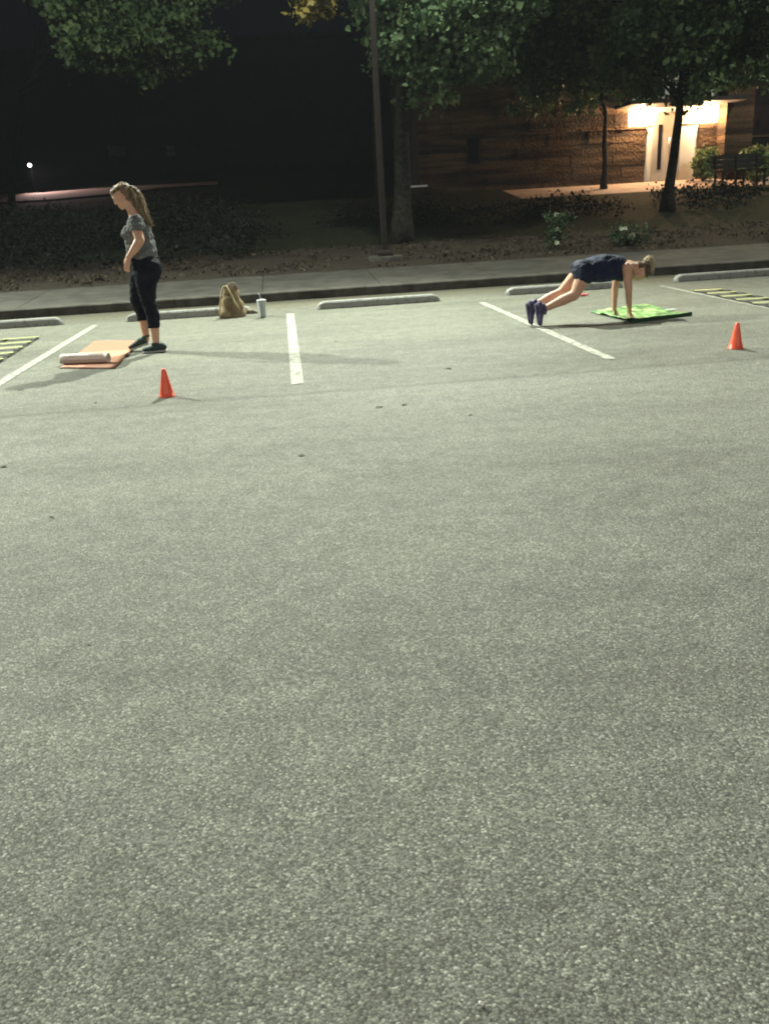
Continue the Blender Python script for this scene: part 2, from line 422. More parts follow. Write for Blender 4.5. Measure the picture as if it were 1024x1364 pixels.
zf = lambda u, v: .022*max(0, noise.noise(Vector((u*4, v*4, 9))))+.010*max(0, noise.noise(Vector((u*11, v*11, 2))))+.030*(max(0, (u-.86))/.14)**1.5+.022*(max(0, .12-v)/.12)*min(1, u*1.4)
o = slab(gmc, .006, 26, 26, zf).build('exercise_mat', mm)
tag(o, 'bright green patterned mat with curled edge under the hands of the push-up woman', 'mat')
ge = empty('mat', (0, 0, 0)) if False else None
mm = mat('mat_backing', (.012, .05, .018), .8)[0]
b = MB()
for (c0, c1, ff) in ((gmc[0], gmc[1], lambda t: zf(0, t)),):
    pass
A, B_, C_, D_ = [Vector((c.x, c.y, 0)) for c in gmc]
vs = []; N = 30
for i in range(N+1):
    t = i/N; p = B_*(1-t) + C_*t; out = (B_-A).normalized()
    zz = .004+zf(1, t)
    vs += [p + out*.002 + Vector((0, 0, .001)), p + out*.004 + Vector((0, 0, zz+.004))]
b.add(vs, [(2*i, 2*i+2, 2*i+3, 2*i+1) for i in range(N)])
# white label lying on the green mat
link('backing_edge', b.mesh('backing_edge'), mm, o)
p = G(892, 415.5); b = MB(); b.box((p.x, p.y, .03), .12, .07, .005, AX); tag(b.build('paper_card', mat('card', (.38, .42, .42), .7)[0], bevel=.002), 'small white card lying on the far right of the green mat', 'card')

# ------------------------------------------------------------------ agility ladders
M['rung'] = mottled('rung_plastic', (.36, .39, .16), (.43, .46, .21), 10, .45, .4)
M['strap'] = mottled('strap_webbing', (.012, .012, .013), (.03, .03, .03), 40, .9, .2)
def ladder(pr, pl, dirv, spacing, label, n, nsk=0):
    t = empty('agility_ladder', (pr.x, pr.y, 0), label=label, cat='agility ladder', group='flat agility ladders on the asphalt')
    w = Vector((pl.x-pr.x, pl.y-pr.y, 0)); ws = w.normalized(); dirv = dirv.normalized()
    for side in (0, 1):
        b = MB(); o0 = Vector((pr.x, pr.y, 0)) + w*side; N = n*6; vs = []; Lt = spacing*(n-1)+.16
        for i in range(N+1):
            c = o0 + dirv*(Lt*i/N-.08) + ws*.006*noise.noise(Vector((i*.5, side*3, pr.x)))
            hz = .010+.016*abs(math.sin(math.pi*(Lt*i/N-.08)/spacing))*(.5+.5*noise.noise(Vector((i//6*3.1, side, 1))))
            tw = .5 + .5*abs(math.cos(math.pi*(Lt*i/N-.08)/spacing))
            vs += [c-ws*.025*tw+Vector((0, 0, hz)), c+ws*.025*tw+Vector((0, 0, hz+.020*(1-tw)))]
        fs = [(2*i, 2*i+1, 2*i+3, 2*i+2) for i in range(N)]
        b.add(vs, fs, True); off = Vector((0, 0, .002)); b.add([Vector(v)-off for v in vs], [f[::-1] for f in fs], True)
        link('strap', b.mesh('strap'), M['strap'], t)
    for k in range(n):
        b = MB(); c = Vector((pr.x, pr.y, 0)) + w*.5 + dirv*spacing*k; 
        a = random.uniform(-.05, .05); d2 = (dirv+ws*a).normalized(); w2 = Vector((-d2.y, d2.x, 0)); w2 = w2 if w2.dot(ws) > 0 else -w2
        b.box((c.x, c.y, .0225), w.length+.02, .075, .005, (w2, d2 if w2.cross(d2).z > 0 else -d2, Vector((0, 0, 1))))
        link('rung', b.mesh('rung'), M['rung'], t)
d = G(0, 483)-G(50, 452)
ladder(G(49, 452), G(8, 453.5), d, (G(0, 483)-G(50, 452)).length/4.1, 'agility ladder with lime rungs cut by the left photo edge', 6)
d = G(1006, 406.5)-G(927, 389.5)
ladder(G(926, 389.3), G(960, 387), d, d.length/4, 'agility ladder with lime rungs lying beside the far right stall line', 8)

# ------------------------------------------------------------------ paper bag, cloth, tumbler
p0 = G(310, 422.5); t = empty('tote_bag', (p0.x, p0.y, 0), label='slouching tan tote bag standing in front of the wheel stop', cat='bag')
M['tan'] = mottled('tan_canvas', (.14, .105, .060), (.30, .235, .14), 9, .85, .2, .008, 6)
M['tanl'] = mottled('pale_canvas', (.36, .29, .17), (.44, .36, .22), 12, .85, .2, .003, 6)
b = MB(); n_ = 40; rows = 14
for j in range(rows+1):
    v = j/rows; hw = .175*(1-v)+.105*v + .012*math.sin(v*5); hd = .11*(1-v)+.05*v; cx = .012*v
    for k in range(n_):
        a = 2*math.pi*k/n_; ca, sa = math.cos(a), math.sin(a)
        x = hw*math.copysign(abs(ca)**.55, ca); y = hd*math.copysign(abs(sa)**.55, sa)
        wob = .028*noise.noise(Vector((x*9, v*5, y*9+2)))
        z = .40*v + (.03*noise.noise(Vector((x*14, 3, y*10))) if v > .9 else 0) - .05*v*(abs(x)/.15)**2*v
        b.v.append((p0.x+x+cx+wob, p0.y+y+wob+.05*v, .006+max(0, z)))
for j in range(rows):
    for k in range(n_):
        b.f.append((j*n_+k, j*n_+(k+1) % n_, (j+1)*n_+(k+1) % n_, (j+1)*n_+k)); b.sm.append(True)
b.f.append(tuple(reversed(range(n_)))); b.sm.append(False)
o = link('bag_body', b.mesh('bag_body'), M['tan'], t)
b = MB(); b.tube([Vector((p0.x+x, p0.y+y, z)) for x, y, z in ((-.155, -.115, .02), (-.15, -.115, .12), (-.125, -.10, .24), (-.10, -.075, .36), (-.07, -.045, .425), (-.03, -.045, .43), (.0, -.075, .38), (.04, -.095, .29), (.085, -.115, .19), (.13, -.125, .12))], .011, 8)
link('handle', b.mesh('handle'), M['tanl'], t)
b = MB(); b.tube([Vector((p0.x+x, p0.y+y, z)) for x, y, z in ((-.06, .06, .36), (-.02, .075, .44), (.04, .08, .455), (.08, .075, .43), (.10, .06, .36))], .011, 8)
link('handle', b.mesh('handle'), M['tan'], t)
def blob(name, parts, vox, m, parent=None, smooth=6, cutf=None, disp=0, fold=0):
    """parts: (centreA, radiiA, centreB, radiiB) hulls, fused into one continuous skin"""
    bm = bmesh.new()
    for pt in parts:
        vs = []
        for c, r in ((pt[0], pt[1]), (pt[2], pt[3])):
            r = (r, r, r) if isinstance(r, (int, float)) else r
            rot = pt[4] if len(pt) > 4 else None
            for i in range(0, 7):
                ph = math.pi*i/6
                for k in range(12 if 0 < i < 6 else 1):
                    th = 2*math.pi*k/12
                    q = Vector((math.sin(ph)*math.cos(th)*r[0], math.sin(ph)*math.sin(th)*r[1], math.cos(ph)*r[2]))
                    if rot is not None: q = rot @ q
                    vs.append(bm.verts.new(Vector(c)+q))
        g = bmesh.ops.convex_hull(bm, input=vs)
        dele = [e for e in g['geom_interior'] if isinstance(e, bmesh.types.BMVert) and e.is_valid]
        bmesh.ops.delete(bm, geom=list(set(dele)), context='VERTS')
    bmesh.ops.recalc_face_normals(bm, faces=bm.faces[:])
    me = bpy.data.meshes.new(name+'_raw'); bm.to_mesh(me); bm.free()
    o = bpy.data.objects.new(name+'_raw', me); C.objects.link(o)
    r = o.modifiers.new('r', 'REMESH'); r.mode = 'VOXEL'; r.voxel_size = vox; r.use_smooth_shade = True
    s = o.modifiers.new('s', 'SMOOTH'); s.iterations = smooth; s.factor = .5
    dg = bpy.context.evaluated_depsgraph_get(); me2 = bpy.data.meshes.new_from_object(o.evaluated_get(dg))
    bpy.data.objects.remove(o); bpy.data.meshes.remove(me)
    me2.name = name
    if cutf or disp:
        bm = bmesh.new(); bm.from_mesh(me2)
        if cutf: bmesh.ops.delete(bm, geom=[v for v in bm.verts if cutf(v.co)], context='VERTS')
        if disp:
            bm.normal_update()
            for v in bm.verts:
                q_ = v.co; v.co = q_ + v.normal*disp*(noise.noise(q_*22)+.6*noise.noise(q_*55)+1.3*fold*noise.noise(Vector((q_.x*7+q_.z*9, q_.y*9, q_.z*26-q_.x*12))))
        bm.to_mesh(me2); bm.free()
    me2.polygons.foreach_set('use_smooth', [True]*len(me2.polygons))
    me2.materials.clear()
    return link(name, me2, m, parent)
p = G(331, 418); p.z = 0
o = blob('white_cloth', [(p+Vector((-.05, .03, .035)), (.05, .05, .035), p+Vector((.06, 0, .03)), (.045, .05, .03)), (p+Vector((.0, .02, .06)), (.04, .03, .03), p+Vector((.1, .02, .018)), (.04, .03, .016))], .006, mottled('cloth_white', (.16, .14, .11), (.36, .33, .28), 14, .9, .1, .004), smooth=4, disp=.012)
tag(o, 'crumpled pale cloth lying between the tote bag and the tumbler', 'cloth')
p = G(350.5, 423); t = empty('tumbler', (p.x, p.y, 0), label='white insulated tumbler with lid and straw beside the tote bag', cat='tumbler')
M['cup'] = mat('cup_white', (.42, .47, .50), .35, .5)[0]
b = MB(); b.lathe((p.x, p.y, .001), [(.034, 0), (.039, .004), (.044, .07), (.056, .16), (.064, .215), (.064, .222)], 28); link('cup_body', b.mesh('cup_body'), M['cup'], t)
b = MB(); b.lathe((p.x, p.y, .223), [(.066, 0), (.066, .012), (.050, .020), (.02, .024)], 28); link('lid', b.mesh('lid'), mat('lid_grey', (.42, .45, .46), .4)[0], t)
b = MB(); b.tube([(p.x-.01, p.y, .24), (p.x-.016, p.y, .30), (p.x-.035, p.y, .325)], .005, 8); link('straw', b.mesh('straw'), M['cup'], t)

# ------------------------------------------------------------------ lamp posts
lampmat = emis('lamp_glass', (.93, 1.0, .9), 30)
pb = TP(513, 346)
def lamp_post(pos, label, rz):
    t = empty('lamp_post', (0, 0, 0), label=label, cat='lamp post', group='lot lamp posts')
    b = MB(); b.lathe((0, 0, -.3), [(.34, 0), (.34, .36), (.325, .375)], 32); b.build('plinth', M['kerb'], t)
    b = MB(); b.box((0, 0, .105), .30, .30, .06); b.box((0, 0, .16), .26, .26, .05, top=.8); b.build('base_cover', M['pole'], t, .006)
    b = MB(); b.box((0, 0, 4.28), .105, .105, 8.2, top=.9); b.build('pole', M['pole'], t, .01)
    b = MB(); b.box((0, -.55, 8.25), .06, .9, .09); b.build('arm', M['pole'], t, .006)
    h = MB(); h.box((0, -1.15, 8.26), .38, .62, .17, top=.9); h = h.build('luminaire', M['pole'], t, .012)
    g = MB(); g.box((0, -1.15, 8.165), .30, .50, .02); g.build('lamp_glass', lampmat, h)
    t.location = pos; t.rotation_euler = (0, 0, rz); return t
LP = lamp_post(pb, 'tall dark bronze lamp post on a round plinth behind the third wheel stop', TH)
LEFTP = Vector((-13.2, 17.0, .4)); 
dup(LP, LEFTP, TH, 'lot lamp post beyond the left edge of the photo')
def spot(name, pos, aim, watts, cone, blend, rad, col):
    li = bpy.data.lights.new(name, 'SPOT'); li.energy = watts; li.spot_size = R(cone); li.spot_blend = blend; li.shadow_soft_size = rad; li.color = col
    o = bpy.data.objects.new(name, li); C.objects.link(o); o.location = pos
    o.rotation_euler = (Vector(aim)-Vector(pos)).to_track_quat('-Z', 'Y').to_euler(); return o
LC = (.94, 1.0, .83)
lp = pb + Vector((0, -1.2, 8.08))
spot('lamp_main', lp, (0.2, 1.0, 0), 16000, 114, 1, .10, LC)
def spill(name, pos, w):
    li = bpy.data.lights.new(name, 'POINT'); li.energy = w; li.color = LC; li.shadow_soft_size = .12
    o = bpy.data.objects.new(name, li); C.objects.link(o); o.location = pos
spill('lamp_spill', lp + Vector((0, 0, -.1)), 1400)
RIGHTP = Vector((14.6, 20.2, .42)); dup(LP, RIGHTP, TH, 'added fill-light post beyond the right edge of the photo')  # unseen post and its lamps, added to brighten the right-hand foliage
lp3 = RIGHTP + Vector((0, -1.2, 8.08)); spill('lamp_spill', lp3 + Vector((0, 0, -.1)), 2600); spot('fill_right', lp3, (8, 4, 0), 3500, 112, 1, .3, LC)
lp2 = LEFTP + Vector((.3, -1.2, 8.08))
spot('lamp_left', lp2, (-1.5, 5.5, 0), 23500, 108, 1, .10, LC)
spill('lamp_spill', lp2 + Vector((0, 0, -.1)), 2000)
for x, y in ((-9, -14), (10, -13)):  # soft fill lamps on unseen posts, added to light foreground and trees
    dup(LP, (x, y, 0), TH+math.pi, 'added fill-light post behind the camera, ' + ('left' if x < 0 else 'right'))
    spot('fill_behind', (x, y+1.2, 8.1), (x*.3, 3.6, 0), 4300, 66, 1, .5, (1.0, .96, .86))

# ------------------------------------------------------------------ foliage
def leaves(name, centres, per, spread, size, m, parent=None, seed=1, flat=.7):
    r = np.random.default_rng(seed); cs = np.repeat(np.array(centres, float), per, axis=0); n = len(cs)
    pos = cs + r.normal(0, 1, (n, 3))*np.array([spread, spread, spread*flat])
    a = r.normal(0, 1, (n, 3)); a /= np.linalg.norm(a, axis=1)[:, None]
    up = r.normal(0, 1, (n, 3)) + np.array([0, -.25, .45]); bb = np.cross(up, a); bb /= np.linalg.norm(bb, axis=1)[:, None] + 1e-9
    nn = np.cross(a, bb); L = (size*r.uniform(.45, 1.35, n))[:, None]; Wd = L*r.uniform(.32, .5, n)[:, None]
    # six-point leaf folded along the midrib
    v = np.stack([pos - a*L*.5, pos - a*L*.1 + bb*Wd + nn*L*.12, pos + a*L*.22 + bb*Wd*.55 + nn*L*.08, pos + a*L*.55, pos + a*L*.22 - bb*Wd*.55 + nn*L*.08, pos - a*L*.1 - bb*Wd + nn*L*.12], 1).reshape(-1, 3)
    i = np.arange(n)*6
    f = np.concatenate([np.stack([i, i+1, i+2, i+3], 1), np.stack([i, i+3, i+4, i+5], 1)])
    me = bpy.data.meshes.new(name); me.vertices.add(len(v)); me.vertices.foreach_set('co', v.ravel())
    me.loops.add(f.size); me.loops.foreach_set('vertex_index', f.ravel().astype(np.int32))
    me.polygons.add(len(f)); me.polygons.foreach_set('loop_start', np.arange(len(f), dtype=np.int32)*4)
    me.update(); me.validate()
    return link(name, me, m, parent)
def tree(base, lean, crown, rad, tr, label, ncl, per, m, bark, size=.11, seed=1, thr=-.08, flare=1.6, cat='tree', sp=.17, fork=None):
    """crown: centre; rad: radii. Clusters are kept where a noise field is high, which opens gaps"""
    rr = random.Random(seed)
    t = empty('tree', base, label=label, cat=cat, group='trees on the planted slope')
    base = Vector(base); crown = Vector(crown); rad = Vector(rad)
    top = crown + Vector((0, 0, rad.z*.3)); fk = Vector(fork) if fork else base.lerp(crown, .5)
    b = MB(); pts = []; rs = []
    for i in range(9):
        q = i/8; p = base.lerp(fk, q) + Vector((noise.noise(Vector((q*2, seed, 0))), noise.noise(Vector((q*2, seed, 5))), 0))*.18*q*(1-q)*4*.5
        if i == 0: p.z -= .25
        pts.append(p); rs.append(tr*(1-.35*q)*(flare if i == 0 else (1+(flare-1)*.35 if i == 1 else 1)))
    pts.append(fk.lerp(top, .5)); rs.append(tr*.4); pts.append(top); rs.append(tr*.12)
    b.tube(pts, rs, 12)
    cl = []
    while len(cl) < ncl:
        d = Vector((rr.gauss(0, 1), rr.gauss(0, 1), rr.gauss(0, 1))).normalized(); k = rr.uniform(.35, 1)**.6
        p = crown + Vector((d.x*rad.x, d.y*rad.y, d.z*rad.z))*k
        if noise.noise(p*.9+Vector((seed*3, 0, 0))) + .5*noise.noise(p*1.9+Vector((0, seed, 0))) < thr: continue
        for k_ in range(3): cl.append(p + Vector((rr.gauss(0, .2), rr.gauss(0, .2), rr.gauss(0, .10))))
    for p in cl[::max(1, ncl//26)]:
        s = fk.lerp(top, rr.uniform(-.05, .7)); mid = s.lerp(p, .5) + Vector((0, 0, .15))
        b.tube([s, mid, p], [tr*.26, tr*.15, .012], 6)
    link('trunk', b.mesh('trunk'), bark, t)
    leaves('crown', cl, per, sp, size, m, t, seed)
    return t
def crown_at(cx, top, bottom, halfw, Y):
    """pixel box of a crown at depth Y -> centre, radii"""
    c = AY(cx, (top+bottom)/2, Y); rx = (AY(cx+halfw, (top+bottom)/2, Y)-c).length; rz = (AY(cx, top, Y)-AY(cx, bottom, Y)).length/2
    return c, (rx, max(rx*.8, 1.2), rz)
c, r = crown_at(590, -300, 163, 112, 19.6); bs_ = TP(535, 322)
tree(bs_, 0, c, r, .21, 'thick-trunked leafy tree close behind the lamp post', 620, 62, M['leaf'], M['bark'], .135, 3, -.08, fork=AY(536, 110, bs_.y))
bs_ = TP(803, 252); c, r = crown_at(752, -250, 172, 125, bs_.y-1)
tree(bs_, 0, c, r, .085, 'thin dark-trunked tree in front of the stone wall', 680, 62, M['leaf'], M['barkd'], .14, 5, -.06, fork=AY(806, 150, bs_.y))
bs_ = TP(888, 282); c, r = crown_at(925, -260, 164, 165, bs_.y-.3)
tree(bs_, 0, c, r, .135, 'leafy tree whose trunk crosses the white door', 1050, 62, M['leafb'], M['barkd'], .14, 8, -.06, flare=1.9, fork=AY(905, 140, bs_.y))
bs_ = TP(14, 275); c, r = crown_at(180, -260, 104, 150, 25)
tree(bs_, 0, c, r, .16, 'tree at far left whose crown hangs above the standing woman', 1050, 62, M['leafb'], M['barkd'], .16, 12, -.07, fork=AY(30, 120, bs_.y), sp=.2)
bs_ = TP(507, 300); c, r = crown_at(425, -200, 20, 55, bs_.y)
tree(bs_, 0, c, r, .12, 'dark tree with a few yellow leaves left of the lamp post', 46, 50, M['leafy'], M['barkd'], .15, 15, .0, fork=AY(497, 40, bs_.y))

# leaf litter on the mulch
cs = []
for i in range(2600):
    u_, s_ = random.uniform(-10, 22), 2.5+2.7*random.random(); p = W(u_, s_, zs(s_)+.03)
    if noise.noise(p*1.1) > -.25: cs.append(p)
M['litter'] = mottled('dry_leaf', (.035, .028, .021), (.11, .088, .064), 3, .9, .1)
tag(leaves('leaf_litter', cs, 5, .10, .055, M['litter'], None, 4, flat=.12), 'dry brown leaves scattered over the mulch bed behind the sidewalk', 'leaf litter', kind='stuff')
# low dark ground cover
cs = []
for i in range(3600):
    u_ = random.uniform(-14, 20); s_ = random.uniform(4.0, 10.2); p = W(u_, s_, 0); k = noise.noise(Vector((u_*.35, s_*.35, 4)))
    lim = 4.5 if u_ < 4 else 6.6
    if s_ < lim + k*1.4 or k < -.28 or (u_ > 4 and (k < .02 or s_ > 9.0)): continue
    p.z = zs(s_)+.06+random.random()*((.26+.25*k)*(1.5 if u_ < 4 else .9)); cs.append(p)
tag(leaves('ground_cover', cs, 22, .16, .075, M['hedge'], None, 6, flat=.6), 'dark low shrubby ground cover spread over the slope', 'ground cover', kind='stuff')

def shrub(px, py, w, h, label, m, flower=0, n=60, name='shrub', size=.07, dy=0):
    bp = TP(px, py); t = empty(name, bp, label=label, cat='shrub'); rr = random.Random(px); cs = []
    for i in range(n):
        a = rr.uniform(0, 6.28); k = rr.random()**.6; z = rr.random()
        cs.append(bp + Vector((math.cos(a)*w*k*(.5+.5*math.sin(z*2.6)), math.sin(a)*w*.7*k, h*(.12+.88*z))))
    b = MB()
    for p in cs[::4]: b.tube([bp+Vector((0, 0, -.05)), bp.lerp(p, .5)+Vector((0, 0, .05)), p], [.012, .008, .004], 5)
    link('stem', b.mesh('stem'), M['barkd'], t); leaves('foliage', cs, 16, .08, size, m, t, px)
    for k in range(flower):
        p = cs[k*3] + Vector((rr.uniform(-.05, .05), -.12, .05)); f = MB()
        for j in range(9):
            a = j*2.4; rr_ = .012+.02*j/9; d = Vector((math.cos(a), math.sin(a)*.6, math.sin(a)*.8)); q = p + d*rr_
            f.add([q-Vector((0, 0, .02)), q+d.cross(Vector((0, 1, 0)))*.022, q+d*.034+Vector((0, -.012, .01)), q-d.cross(Vector((0, 1, 0)))*.022], [(0, 1, 2, 3)])
        link('flower', f.mesh('flower'), M['petal'], t)
    return t
shrub(741, 333, .30, .66, 'white-flowered rose bush above the back of the push-up woman', M['rose_leaf'], 3, 30, 'rose_bush')
shrub(838, 328, .42, .40, 'white-flowered rose bush just behind the head of the push-up woman', M['rose_leaf'], 6, 30, 'rose_bush')
shrub(708, 247, .5, .95, 'small dim shrub at the left end of the stone wall', M['leafb'], 0, 40)
shrub(772, 243, .48, .85, 'bright pale-leaved shrub against the stone wall left of the thin tree', M['leafy'], 0, 60, size=.09)
shrub(935, 241, .38, .85, 'grassy green shrub beside the white door, left of the bench', M['leafb'], 0, 60, size=.12)
shrub(1006, 241, .42, .95, 'tall shrub behind the right end of the bench', M['leafb'], 0, 70, size=.12)

# ------------------------------------------------------------------ building
SB = 12.9
def U(px, py, s0=SB):
    p = SP(px, py, s0); d = p-K0; return d.dot(UD), p.z
GZ = 1.62
def bx(b, u0, u1, s0, s1, z0, z1):
    c = W((u0+u1)/2, (s0+s1)/2, (z0+z1)/2); b.box(c, abs(u1-u0), abs(s1-s0), abs(z1-z0), AX)
mm, n, l, bs = mat('split_stone', (.35, .25, .16), .9, .2)
tc = n.new('ShaderNodeTexCoord'); mp = n.new('ShaderNodeMapping'); mp.vector_type = 'TEXTURE'; mp.inputs['Rotation'].default_value = (0, 0, TH); l.new(tc.outputs['Object'], mp.inputs['Vector'])
ns = n.new('ShaderNodeTexNoise'); ns.inputs['Scale'].default_value = 1.0; ns.inputs['Detail'].default_value = 7
mp3 = n.new('ShaderNodeMapping'); mp3.inputs['Scale'].default_value = (.5, .5, 6); l.new(mp.outputs[0], mp3.inputs['Vector']); l.new(mp3.outputs[0], ns.inputs['Vector'])
cr = n.new('ShaderNodeValToRGB'); e = cr.color_ramp.elements; e[0].position = .36; e[0].color = (.028, .018, .012, 1); e[1].position = .64; e[1].color = (.125, .082, .050, 1)
l.new(ns.outputs['Fac'], cr.inputs[0]); 
n2 = n.new('ShaderNodeTexNoise'); n2.inputs['Scale'].default_value = 14; n2.inputs['Detail'].default_value = 6; l.new(mp.outputs[0], n2.inputs['Vector'])
mx = n.new('ShaderNodeMix'); mx.data_type = 'RGBA'; mx.blend_type = 'MULTIPLY'; mx.inputs[0].default_value = .6; l.new(cr.outputs[0], mx.inputs[6]); l.new(n2.outputs['Fac'], mx.inputs[7])
l.new(mx.outputs[2], bs.inputs['Base Color'])
bp = n.new('ShaderNodeBump'); bp.inputs['Distance'].default_value = .05; l.new(n2.outputs['Fac'], bp.inputs['Height']); l.new(bp.outputs[0], bs.inputs['Normal'])
M['stone'] = mm
M['white'] = mottled('cream_panel', (.42, .41, .385), (.50, .49, .46), 2, .6, .3)
M['glassd'] = mat('dark_glass', (.01, .01, .012), .08, .6)[0]
M['roof'] = mottled('roof_trim', (.02, .016, .014), (.032, .026, .022), 3, .8)
uL, _ = U(560, 240); uD0, _ = U(857, 240); uD1, _ = U(926, 240); uE, _ = U(961, 240); uF, _ = U(996, 240)
_, zS = U(900, 166); _, zT = U(900, 143)
bd = empty('stone_building', W(uD0, SB, GZ), TH, label='low stone-clad building with a lit white entrance at right', cat='building')
def courses(name, u0, u1, s0, th, z0, z1, h=.30):
    b = MB(); z = z0; k = 0
    while z < z1-.02:
        hh = min(h*random.uniform(.8, 1.25), z1-z); o_ = random.uniform(0, .035); uu = u0
        while uu < u1-.01:
            L = min(random.uniform(.5, 1.3), u1-uu); q_ = o_+random.uniform(0, .03)
            bx(b, uu+.004, uu+L-.004, s0-q_, s0+th, z+.004, z+hh-.006); uu += L
        z += hh; k += 1
    return b.build(name, M['stone'], bd)
courses('wall', uL, uD0, SB, .3, GZ-.1, zS)
courses('wall', uD1, uE, SB, .3, GZ-.1, zS)
b = MB(); bx(b, uD0-.55, uE, SB+.02, SB+.32, zS+.004, zS+1.9); b.build('wall_band', M['white'], bd)
courses('wall', uL, uD0-.56, SB, .3, zS+.004, zS+1.9)
# backing behind the courses
b = MB(); bx(b, uL, uD0-.01, SB+.31, SB+.5, GZ-.2, zS+1.8); b.build('wall_backing', M['roof'], bd)
# entrance canopy
b = MB(); bx(b, uD0-1.0, uE-.01, SB-1.3, SB+.01, zT+.02, zT+.13); b.build('canopy', M['roof'], bd, .01)
# door screen: frame, leaf, slit glass, handle
b = MB(); zc = zT+.015
bx(b, uD0, uD1, SB+.06, SB+.2, GZ-.02, zc); b.build('door_surround', M['white'], bd)
dr = MB(); d0, _ = U(866, 240); d1, _ = U(903, 240); bx(dr, d0, d1, SB+.0, SB+.055, GZ+.01, zc-.12); dr = dr.build('door', mottled('door_paint', (.25, .23, .20), (.30, .28, .25), 2, .5), bd, .006)
s0_, _ = U(874, 225); s1_, _ = U(879, 225); _, z0_ = U(876, 226); _, z1_ = U(878, 166)
b = MB(); bx(b, s0_, s1_, SB-.012, SB-.002, z0_, z1_); link('slit_window', b.mesh('slit_window'), M['glassd'], dr)
h0, hz = U(889, 196); b = MB(); b.tube([W(h0, SB-.03, hz-.28), W(h0, SB-.07, hz-.26), W(h0, SB-.07, hz+.26), W(h0, SB-.03, hz+.28)], .016, 8); link('door_handle', b.mesh('door_handle'), M['steel'], dr)
for pxh in (0.14,):
    b = MB(); bx(b, h0+pxh, h0+pxh+.16, SB-.01, SB-.002, hz-.06, hz+.16); link('door_notice', b.mesh('door_notice'), M['white'], dr)
# projecting pier and window wing at the right
SPR = SB-.5
pE, _ = U(961, 240, SPR); pF, _ = U(996, 240, SPR)
def courses2(name, u0, u1, s0, s1, z0, z1, h=.30):
    b = MB(); z = z0
    while z < z1-.02:
        hh = min(h*random.uniform(.8, 1.25), z1-z); q_ = random.uniform(0, .03)
        bx(b, u0-q_, u1, s0-q_, s1, z+.004, z+hh-.006); z += hh
    return b.build(name, M['stone'], bd)
courses2('pier', pE, pF, SPR, SB+.3, GZ-.1, zT+1.8)
b = MB(); bx(b, pF+.01, pF+9, SPR+.2, SPR+.4, GZ-.1, GZ+.55); b.build('sill_wall', M['stone'], bd)
b = MB(); bx(b, pF+.01, pF+9, SPR+.58, SPR+.64, GZ+.556, zT+1.0); w_ = b.build('window', M['glassd'], bd)
b = MB()
for k in range(5): bx(b, pF+.02+k*1.7, pF+.09+k*1.7, SPR+.52, SPR+.575, GZ+.556, zT+1.0)
_, zm = U(1010, 181, SPR+.5); bx(b, pF+.1, pF+9, SPR+.53, SPR+.572, zm-.03, zm+.03); link('window_frame', b.mesh('window_frame'), M['roof'], w_)
b = MB(); bx(b, uL-.4, pF+9.2, SPR-.3, SB+6, zT+1.85, zT+2.15); b.build('roof', M['roof'], bd, .01)
b = MB(); bx(b, uL, pF+9, SB+.55, SB+5.8, GZ-.1, zT+1.8); b.build('inner_block', M['roof'], bd)
for px_ in (628,):
    a0_, _ = U(px_-5, 200); a1_, _ = U(px_+8, 200); _, wz0 = U(px_, 216); _, wz1 = U(px_, 184)
    b = MB(); bx(b, a0_-.06, a1_+.06, SB-.09, SB-.066, wz0-.06, wz1+.06); w_ = b.build('narrow_window', M['roof'], bd)
    b = MB(); bx(b, a0_, a1_, SB-.10, SB-.092, wz0, wz1); link('pane', b.mesh('pane'), M['glassd'], w_)
WARM = (1.0, .60, .30)
wl = emis('warm_lamp', (1, .82, .55), 25)
for px_ in (850, 937):
    uu, _ = U(px_, 160)
    b = MB(); c = W(uu, SB-.24, zT-.045); b.lathe(c, [(.09, 0), (.11, .02), (.11, .062)], 20); f_ = b.build('ceiling_lamp', M['steel'], bd)
    b = MB(); b.lathe(c-Vector((0, 0, .012)), [(.075, 0), (.085, .01)], 20); link('lamp_disc', b.mesh('lamp_disc'), wl, f_)
    li = bpy.data.lights.new('entrance_lamp', 'POINT'); li.energy = 460; li.color = WARM; li.shadow_soft_size = .06
    o = bpy.data.objects.new('entrance_lamp', li); C.objects.link(o); o.location = c-Vector((0, 0, .09))
# wall lamp on the pier side facing the wing
c = W(pF+.6, SPR-.2, zT-.25)
b = MB(); b.lathe(c+Vector((0, 0, .02)), [(.03, 0), (.09, .1), (.09, .14)], 16); wlamp = b.build('wall_lamp', M['black'], bd)
b = MB(); b.tube([c+Vector((0, 0, .14)), c+Vector((0, 0, .22)), W(pF+.6, SPR+.52, zT-.03)], .015, 6); link('lamp_bracket', b.mesh('lamp_bracket'), M['black'], wlamp)
li = bpy.data.lights.new('wing_lamp', 'POINT'); li.energy = 22; li.color = (1, .5, .3); li.shadow_soft_size = .05
o = bpy.data.objects.new('wing_lamp', li); C.objects.link(o); o.location = c

